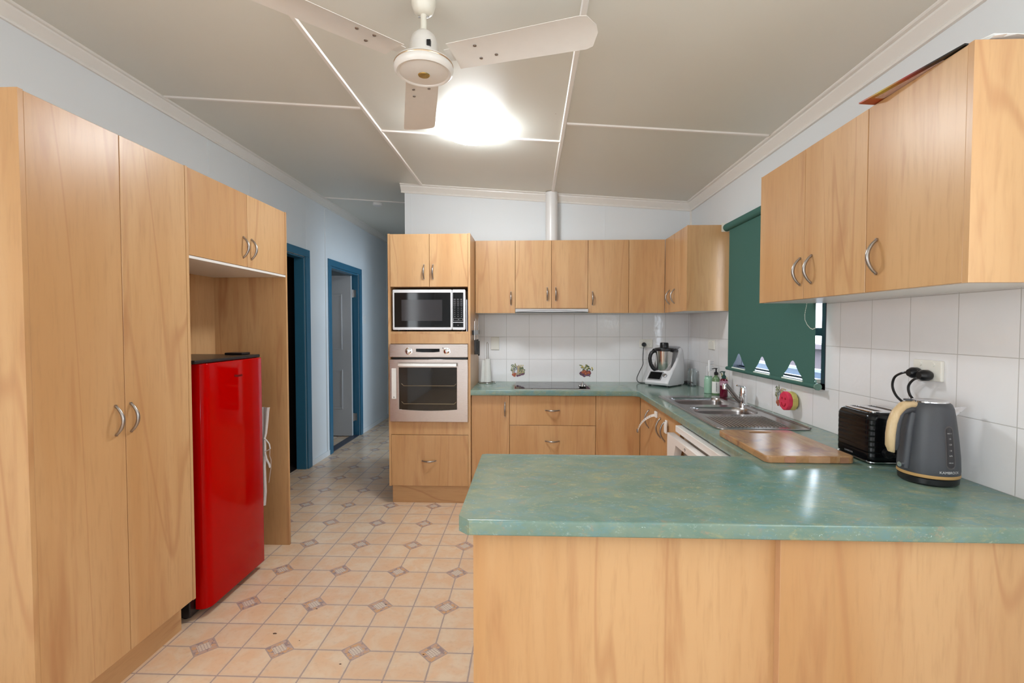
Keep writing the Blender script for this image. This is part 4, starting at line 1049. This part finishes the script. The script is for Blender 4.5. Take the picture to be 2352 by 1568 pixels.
for x0, x1, c in ((.915, .955, (.42, .20, .12)), (1.0, 1.075, (.50, .28, .15)), (1.11, 1.14, (.36, .18, .10))):
    obj('stave_end', B(x0, x1, 1.7541, 1.7549, .9025, .9235), plain('stave_end', c, .5, var=.15), t)

# ================================================================== SPONGE
t = thing('sponge', (1.37, 2.60, .94), 'round pink and yellow smiley sponge stuck on the window tiles', 'sponge')
SY, SZ, SR = 2.585, 1.0, .049
def scall(r, x0, x1, mat, nm):
    rs = []
    for x, k in ((x0, .93), (x0 + .004, 1), (x1 - .004, 1), (x1, .93)):
        rs.append([(x, SY + r * k * (1 + .018 * cos(a_ * 9)) * cos(a_), SZ + r * k * (1 + .018 * cos(a_ * 9)) * sin(a_)) for a_ in [2 * pi * i / 72 for i in range(72)]])
    return obj(nm, MB().rings(rs), mat, t, smooth=True)
pk = scall(SR, 1.338, 1.362, plain('pink_foam', (.72, .035, .09), .85, var=.12, scale=120, bump=.4), 'pink_layer')
scall(SR, 1.3622, 1.390, plain('yellow_foam', (.62, .52, .16), .9, var=.12, scale=120, bump=.5), 'yellow_layer')
fm = plain('deep_pink_hollow', (.42, .002, .02), .8)
for dy in (.016, -.016): obj('eye', MB().lathe([(.0065, 0), (.0065, -.0006)], (1.3378, SY + dy, SZ + .013), 14, 'x'), fm, pk)
obj('smile', MB().tube([(1.3380, SY + .020 * cos(a_), SZ - .010 + .018 * sin(a_)) for a_ in [pi + pi * i / 10 for i in range(11)]], .0035, 6), fm, pk)
obj('suction_mount', MB().lathe([(.015, 0), (.015, .0115)], (1.3902, SY, SZ), 16, 'x'), M['white'], t)

# ================================================================== BOTTLES BY THE SINK
t = thing('utensil_cup', (1.318, 3.60, .9), 'mint green ceramic cup holding dish brushes by the window', 'cup')
obj('cup', MB().lathe([(.026, .9003), (.030, .904), (.031, .93), (.031, 1.0), (.029, 1.012), (.024, 1.02), (.026, 1.028), (.0225, 1.028), (.0215, 1.02), (.026, 1.0), (.026, .91)], (1.318, 3.60, 0), 28), plain('mint_glaze', (.34, .56, .43), .25), t, smooth=True)
def brush(name, label, x, y, z1, c, head):
    t = thing(name, (x, y, .914), label, 'brush')
    obj('brush_handle', MB().tube([(x, y, .914), (x + .004, y + .004, z1)], .0045, 8), c, t, smooth=True)
    if head == 'dish':
        obj('brush_head', B(x - .010, x + .006, y - .004, y + .012, z1 - .03, z1 + .055, .006), c, t)
        mb = MB()
        for i in range(6):
            for j in range(3): mb.tube([(x + .006, y - .002 + j * .006, z1 - .02 + i * .012), (x + .03, y - .002 + j * .006, z1 - .018 + i * .0125)], .0018, 4)
        obj('bristles', mb, plain('grey_bristle', (.45, .46, .5), .8), t)['kind'] = 'stuff'
brush('dish_brush', 'white dish brush standing head up in the mint cup', 1.322, 3.594, 1.09, M['white'], 'dish')
brush('bottle_brush', 'thin pale brush handle leaning left in the mint cup', 1.308, 3.608, 1.10, plain('pale_handle', (.7, .7, .74)), '')
t = thing('soap_bottle', (1.338, 3.51, .9), 'green hand soap bottle with black pump and white label', 'bottle')
gg = NT('green_translucent'); gg.set((.22, .36, .18), .12); gg.b.inputs['Transmission Weight'].default_value = .35
def pump(t, x, y, z, m):
    obj('pump', MB().lathe([(.013, z), (.014, z + .004), (.014, z + .018), (.006, z + .024), (.005, z + .042), (.009, z + .043), (.009, z + .05)], (x, y, 0), 18).tube([(x, y, z + .047), (x - .016, y - .004, z + .048), (x - .030, y - .006, z + .044)], .0035, 8), m, t, smooth=True)
obj('bottle_body', MB().lathe([(.025, .9003), (.027, .904), (.027, 1.0), (.026, 1.015), (.018, 1.03), (.011, 1.036), (.011, 1.044)], (1.338, 3.51, 0), 30), gg.m, t, smooth=True)
lb = obj('label_wrap', MB().lathe([(.0275, .915), (.0275, .998)], (1.338, 3.51, 0), 30, cap0=False, cap1=False), M['paper'], t, smooth=True)
pump(t, 1.338, 3.51, 1.044, M['black'])
mb = MB()
for i in range(6): mb.box(1.3300, 1.3350, 3.4815, 3.4821, .985 - i * .011, .991 - i * .011)
obj('label_print', mb, M['black'], lb)
t = thing('soap_bottle', (1.336, 3.365, .9), 'dark red hand wash bottle with green pump behind the tap', 'bottle')
rr = NT('red_translucent'); rr.set((.16, .008, .03), .1); rr.b.inputs['Transmission Weight'].default_value = .25
obj('bottle_body', MB().lathe([(.024, .9075), (.026, .912), (.026, .985), (.027, 1.0), (.027, 1.02), (.020, 1.03), (.013, 1.034)], (1.336, 3.365, 0), 30), rr.m, t, smooth=True)
obj('label_wrap', MB().lathe([(.0275, .988), (.0275, 1.019)], (1.336, 3.365, 0), 30, cap0=False, cap1=False), plain('pink_label', (.6, .35, .45), .4, var=.5, scale=120), t, smooth=True)
pump(t, 1.336, 3.365, 1.034, plain('green_pump', (.01, .06, .05), .3))

# ================================================================== PAPER TOWEL
t = thing('paper_towel_holder', (-.37, 4.19, .9), 'chrome paper towel holder with wire base on back worktop', 'holder')
mb = MB(); mb.tube([(-.37 + .072 * cos(a_), 4.19 + .072 * sin(a_), .9045) for a_ in [2 * pi * i / 32 for i in range(33)]], .0035, 6)
for a_ in (0, pi / 2, pi, 3 * pi / 2): mb.tube([(-.37, 4.19, .907), (-.37 + .07 * cos(a_), 4.19 + .07 * sin(a_), .9045)], .003, 6)
obj('wire_base', mb, M['chrome'], t, smooth=True)
obj('post', MB().tube([(-.377, 4.19, .905), (-.377, 4.19, 1.24), (-.374, 4.19, 1.251), (-.37, 4.19, 1.255), (-.366, 4.19, 1.251), (-.363, 4.19, 1.24), (-.363, 4.19, .905)], .0022, 8), M['chrome'], t, smooth=True)
t = thing('paper_towel_roll', (-.37, 4.19, .909), 'nearly used up white paper towel roll on its holder', 'paper towel')
rs = [[(-.37 + r * cos(a_), 4.19 + r * sin(a_), z) for a_ in [2 * pi * i / 28 for i in range(28)]] for r, z in ((.034, .910), (.034, .95), (.027, 1.11))]
rs2 = [[(-.37 + r * cos(a_), 4.19 + r * sin(a_), z) for a_ in [2 * pi * i / 28 for i in range(28)]] for r, z in ((.0125, 1.11), (.0125, .910))]
obj('roll', MB().rings(rs + rs2, False, False), M['paper'], t, smooth=True)
mb = MB(); mb.rings([[(-.396, 4.175, z), (-.400 - q, 4.165, z), (-.412 - q * 2.2, 4.158, z), (-.411 - q * 2.2, 4.160, z), (-.399 - q, 4.167, z), (-.395, 4.177, z)] for z, q in ((.910, .006), (1.0, .003), (1.10, .0))])
obj('loose_sheet', mb, M['paper'], t)

# ================================================================== KNIVES
t = thing('knife_rack', (TX1, 3.95, 1.33), 'black magnetic knife rack on the oven tower side', 'knife rack')
obj('bar', B(TX1 + .0003, TX1 + .016, 3.80, 4.20, 1.325, 1.362, .003), M['black'], t)
kn = [(3.83, .150, .115, 'leftmost and shortest black-handled knife on the magnetic rack'), (3.92, .175, .12, 'second black-handled knife on the magnetic rack'), (4.01, .16, .125, 'third black-handled knife on the magnetic rack'), (4.10, .20, .125, 'black-handled long knife, farthest on the magnetic rack')]
for y, bl, hl, lab in kn:
    t = thing('kitchen_knife', (TX1 + .02, y, 1.28), lab, 'knife', 'knives on the magnetic rack')
    zt = 1.285 if bl < .19 else 1.27
    xk = TX1 + .0165
    obj('blade', MB().prism([(y - .012, zt), (y + .016, zt), (y + .016, zt + bl * .75), (y - .008, zt + bl)], 'x', xk, xk + .002), M['chrome'], t)
    obj('handle', MB().rings([[(xk + .001 + u, y + v * w, zt - s_ * hl) for u, v in ((-.0008, -1), (.011, -1), (.013, 0), (.011, 1), (-.0008, 1))] for s_, w in ((0, .009), (.1, .012), (.5, .010), (.9, .013), (1, .009))]), M['black'], t, smooth=True)

# ================================================================== COOKING APPLIANCE (thermal mixer)
t = thing('thermal_cooker', (1.132, 4.085, .9), 'white all-in-one cooking blender with screen and steel jug in the corner', 'kitchen appliance', rz=radians(-44))
wm = plain('glossy_white_shell', (.74, .74, .77), .25, var=.01)
low = [(-.138, .016), (-.146, .032), (-.138, .050), (-.072, .122), (-.064, .126), (-.03, .118), (.02, .118), (.060, .135), (.072, .22), (.082, .285), (.100, .306), (.122, .296), (.134, .25), (.140, .12), (.140, .014), (.12, .010), (-.12, .010)]
wing = [(-.138, .016), (-.146, .032), (-.138, .050), (-.075, .118), (-.058, .136), (-.02, .170), (.015, .215), (.042, .258), (.060, .292), (.080, .312), (.104, .318), (.122, .300), (.134, .25), (.140, .12), (.140, .014), (.12, .010), (-.12, .010)]
rs = []
for x, k_, q_ in ((-.106, 1, .90), (-.100, 1, .97), (-.092, 1, 1), (-.080, .85, 1), (-.070, .35, 1), (-.055, 0, 1), (0, 0, 1), (.055, 0, 1), (.070, .35, 1), (.080, .85, 1), (.092, 1, 1), (.100, 1, .97), (.106, 1, .90)):
    rs.append([(x, (l[0] + (w[0] - l[0]) * k_) * (q_ + 1) / 2, .010 + (l[1] + (w[1] - l[1]) * k_ - .010) * q_) for l, w in zip(low, wing)])
body = obj('cooker_body', MB().rings(rs), wm, t, local=True, smooth=True)
obj('arm_cap', MB().tube([(.086, .085, .312), (.045, .102, .314), (.0, .108, .314), (-.045, .102, .314), (-.086, .085, .312)], [.012, .013, .013, .013, .012], 10), plain('grey_arm', (.35, .35, .37), .35), t, local=True, smooth=True)
jx, jy = .0, -.012
jug = obj('steel_jug', MB().lathe([(.054, .120), (.062, .14), (.069, .22), (.075, .288)], (jx, jy, 0), 36), mk_steel('jug_steel', (.72, .70, .68), (1, 1, 1), .2), t, local=True, smooth=True)
obj('jug_lid', MB().lathe([(.078, .288), (.080, .300), (.076, .312), (.045, .318), (.036, .320), (.034, .352), (.030, .358), (.0, .352)], (jx, jy, 0), 36), M['black'], t, local=True, smooth=True)
obj('jug_handle', MB().tube([(-.050, -.055, .288), (-.066, -.068, .285), (-.078, -.080, .272), (-.085, -.087, .252), (-.088, -.090, .228), (-.086, -.088, .200), (-.080, -.083, .172), (-.068, -.074, .146), (-.054, -.062, .130), (-.040, -.050, .124)], [.013, .015, .015, .015, .015, .015, .015, .016, .016, .012], 14), M['black'], t, local=True, smooth=True)
obj('jug_base', MB().lathe([(.050, .1185), (.056, .125)], (jx, jy, 0), 30), M['black'], t, local=True, smooth=True)
for sx_ in (-1, 1): obj('locking_arm', MB().tube([(sx_ * .078, .05, .292), (sx_ * .088, .01, .296), (sx_ * .085, -.035, .292)], [.013, .014, .013], 10), M['black'], t, local=True, smooth=True)
# slanted control panel
n_ = Vector((0, -.737, .676)).normalized(); upv = Vector((0, .676, .737)); org = Vector((-.014, -.1065, .0855)) + n_ * .001
mtx = basis(org, (1, 0, 0), upv)
plate('screen_frame', rrect(-.072, .052, -.046, .042, .006), [], .004, plain('silver_bezel', (.42, .42, .44), .3, .5), t, .001, mtx @ Matrix.Translation((0, 0, .004)), local=True)
plate('touch_screen', rrect(-.063, .043, -.037, .034, .003), [], .001, M['blackgloss'], t, 0, mtx @ Matrix.Translation((0, 0, .0056)), local=True)
mb = MB(); mb.lathe([(.017, 0), (.017, .010), (.013, .014), (.0, .014)], (0, 0, 0), 28); bmesh.ops.transform(mb.bm, matrix=mtx @ Matrix.Translation((.074, .004, .001)), verts=mb.bm.verts)
obj('selector_knob', mb, mk_steel('knob_steel', (.6, .6, .62), (1, 1, 1), .25), t, local=True, smooth=True)
for fx_, fy_ in ((-.08, -.10), (.08, -.10), (-.08, .11), (.08, .11)): obj('foot', MB().cyl((fx_, fy_, .0004), .012, .012, n=12), M['black'], t, local=True)
cord(t, [(1.001, 4.262, 1.225), (.993, 4.255, 1.19), (.988, 4.25, 1.11), (.988, 4.25, 1.06), (.96, 4.25, 1.0), (.938, 4.245, .95), (.937, 4.235, .92), (.955, 4.215, .905), (.985, 4.19, .9045), (1.02, 4.17, .905)], (1.001, YB - .0095, 1.234), 'y', .0035)
tag(obj('dark_case', B(1.335, 1.388, 4.13, 4.25, .9004, .922, .006), M['black']), 'small black case lying in the corner behind the cooking appliance', 'case')
t = thing('glass_jar', (1.345, 4.05, .9), 'clear glass jar in the corner right of the cooking appliance', 'jar')
cg = NT('clear_glass'); cg.set((.9, .95, .95), .03); cg.b.inputs['Transmission Weight'].default_value = 1
obj('jar', MB().lathe([(.030, .9004), (.036, .905), (.036, 1.02), (.030, 1.035), (.030, 1.045), (.0285, 1.045), (.0285, 1.03), (.034, 1.018), (.034, .908)], (1.345, 4.04, 0), 24), cg.m, t, smooth=True)

# ================================================================== ON TOP OF THE NEAR CUPBOARD
def mk_boxmat():
    nt = NT('printed_box'); o_ = nt.xyz(nt.obj((1, 1, 1), False))
    f = nt.math('ADD', nt.math('MULTIPLY', o_[1], 2.6), .35)
    r = nt.n('ShaderNodeValToRGB'); nt.link(f, r.inputs[0]); e = r.color_ramp.elements
    e[0].color = (.004, .004, .004, 1); e[0].position = .0; e[1].color = (.16, .008, .006, 1); e[1].position = 1
    for p_, c in ((.15, (.02, .004, .004)), (.32, (.30, .010, .006)), (.52, (.42, .32, .02)), (.66, (.36, .05, .01))): q = e.new(p_); q.color = (*c, 1)
    nt.set(r.outputs[0], .35); return nt.m
t = thing('flat_cardboard', (1.2, 1.45, TOP), 'flat red and yellow printed cardboard overhanging the nearest wall cupboard', 'cardboard')
Bx = [(1.057, 1.615), (1.104, 1.290), (1.345, 1.325), (1.298, 1.650)]
mb = MB(); mb.prism(Bx, 'z', TOP + .0006, TOP + .005); obj('printed_card', mb, mk_boxmat(), t)
u_ = Vector((1.104 - 1.057, 1.290 - 1.615, 0)).normalized(); v_ = Vector((-u_.y, u_.x, 0)) if -u_.y > 0 else Vector((u_.y, -u_.x, 0))
def bxp(a_, b_): p = Vector((1.057, 1.615, 0)) + u_ * a_ + v_ * b_; return (p.x, p.y)
obj('printed_label', MB().prism([bxp(.045, .015), bxp(.26, .015), bxp(.26, .036), bxp(.045, .045)], 'z', TOP - .0004, TOP + .0004), plain('pink_label', (.62, .42, .36), .5, var=.2, scale=90), t)
def sheet(pts, label, mat=None):
    mb = MB(); th = .0012
    n = len(pts); r0 = [(x, y, z) for x, y, z in pts]; r1 = [(x, y, z + th) for x, y, z in pts]
    mb.rings([r0, r1]); tag(obj('paper_sheet', mb, mat or M['paper']), label, 'paper', 'papers on top of the nearest wall cupboard')
zt = TOP + .006
sheet([(1.125, 1.300, zt), (1.16, 1.275, zt + .012), (1.215, 1.272, zt + .009), (1.30, 1.278, zt + .004), (1.32, 1.46, zt + .004), (1.14, 1.48, zt)], 'curled white paper sheet on the red cardboard, left of the others')
sheet([(1.235, 1.262, zt + .010), (1.27, 1.255, zt + .016), (1.375, 1.26, zt + .014), (1.38, 1.44, zt + .010), (1.24, 1.45, zt + .008)], 'curled white paper sheet at the wall end of cupboard top')
sheet([(1.145, 1.256, TOP + .003), (1.175, 1.254, TOP + .006), (1.185, 1.30, TOP + .0065), (1.150, 1.288, TOP + .003)], 'small white card poking out under the red cardboard', M['white'])

# crumbs and leaf bits on the floor
cr = plain('dry_leaf', (.07, .035, .02), .8)
rnd = random.Random(2)
spots = [(-1.155, 2.105), (-.78, 1.92), (-1.02, 2.06), (-.72, 2.35), (-.93, 1.72), (-.45, 1.99), (-1.25, 2.38), (-.60, 1.80), (-1.05, 2.30)]
for i, (x, y) in enumerate(spots):
    s_ = .011 if i == 0 else rnd.uniform(.003, .006); a_ = rnd.uniform(0, 3)
    mb = MB(); mb.rings([[(x + s_ * k_ * cos(a_ + b_), y + .5 * s_ * k_ * sin(a_ + b_), z) for b_ in (0, 1.3, 2.6, 3.6, 5)] for z, k_ in ((.0003, 1), (.0018, .6))])
    tag(obj('debris_speck', mb, cr), 'tiny dark dry leaf bit lying on the patterned floor', 'debris', 'dark specks on the floor')
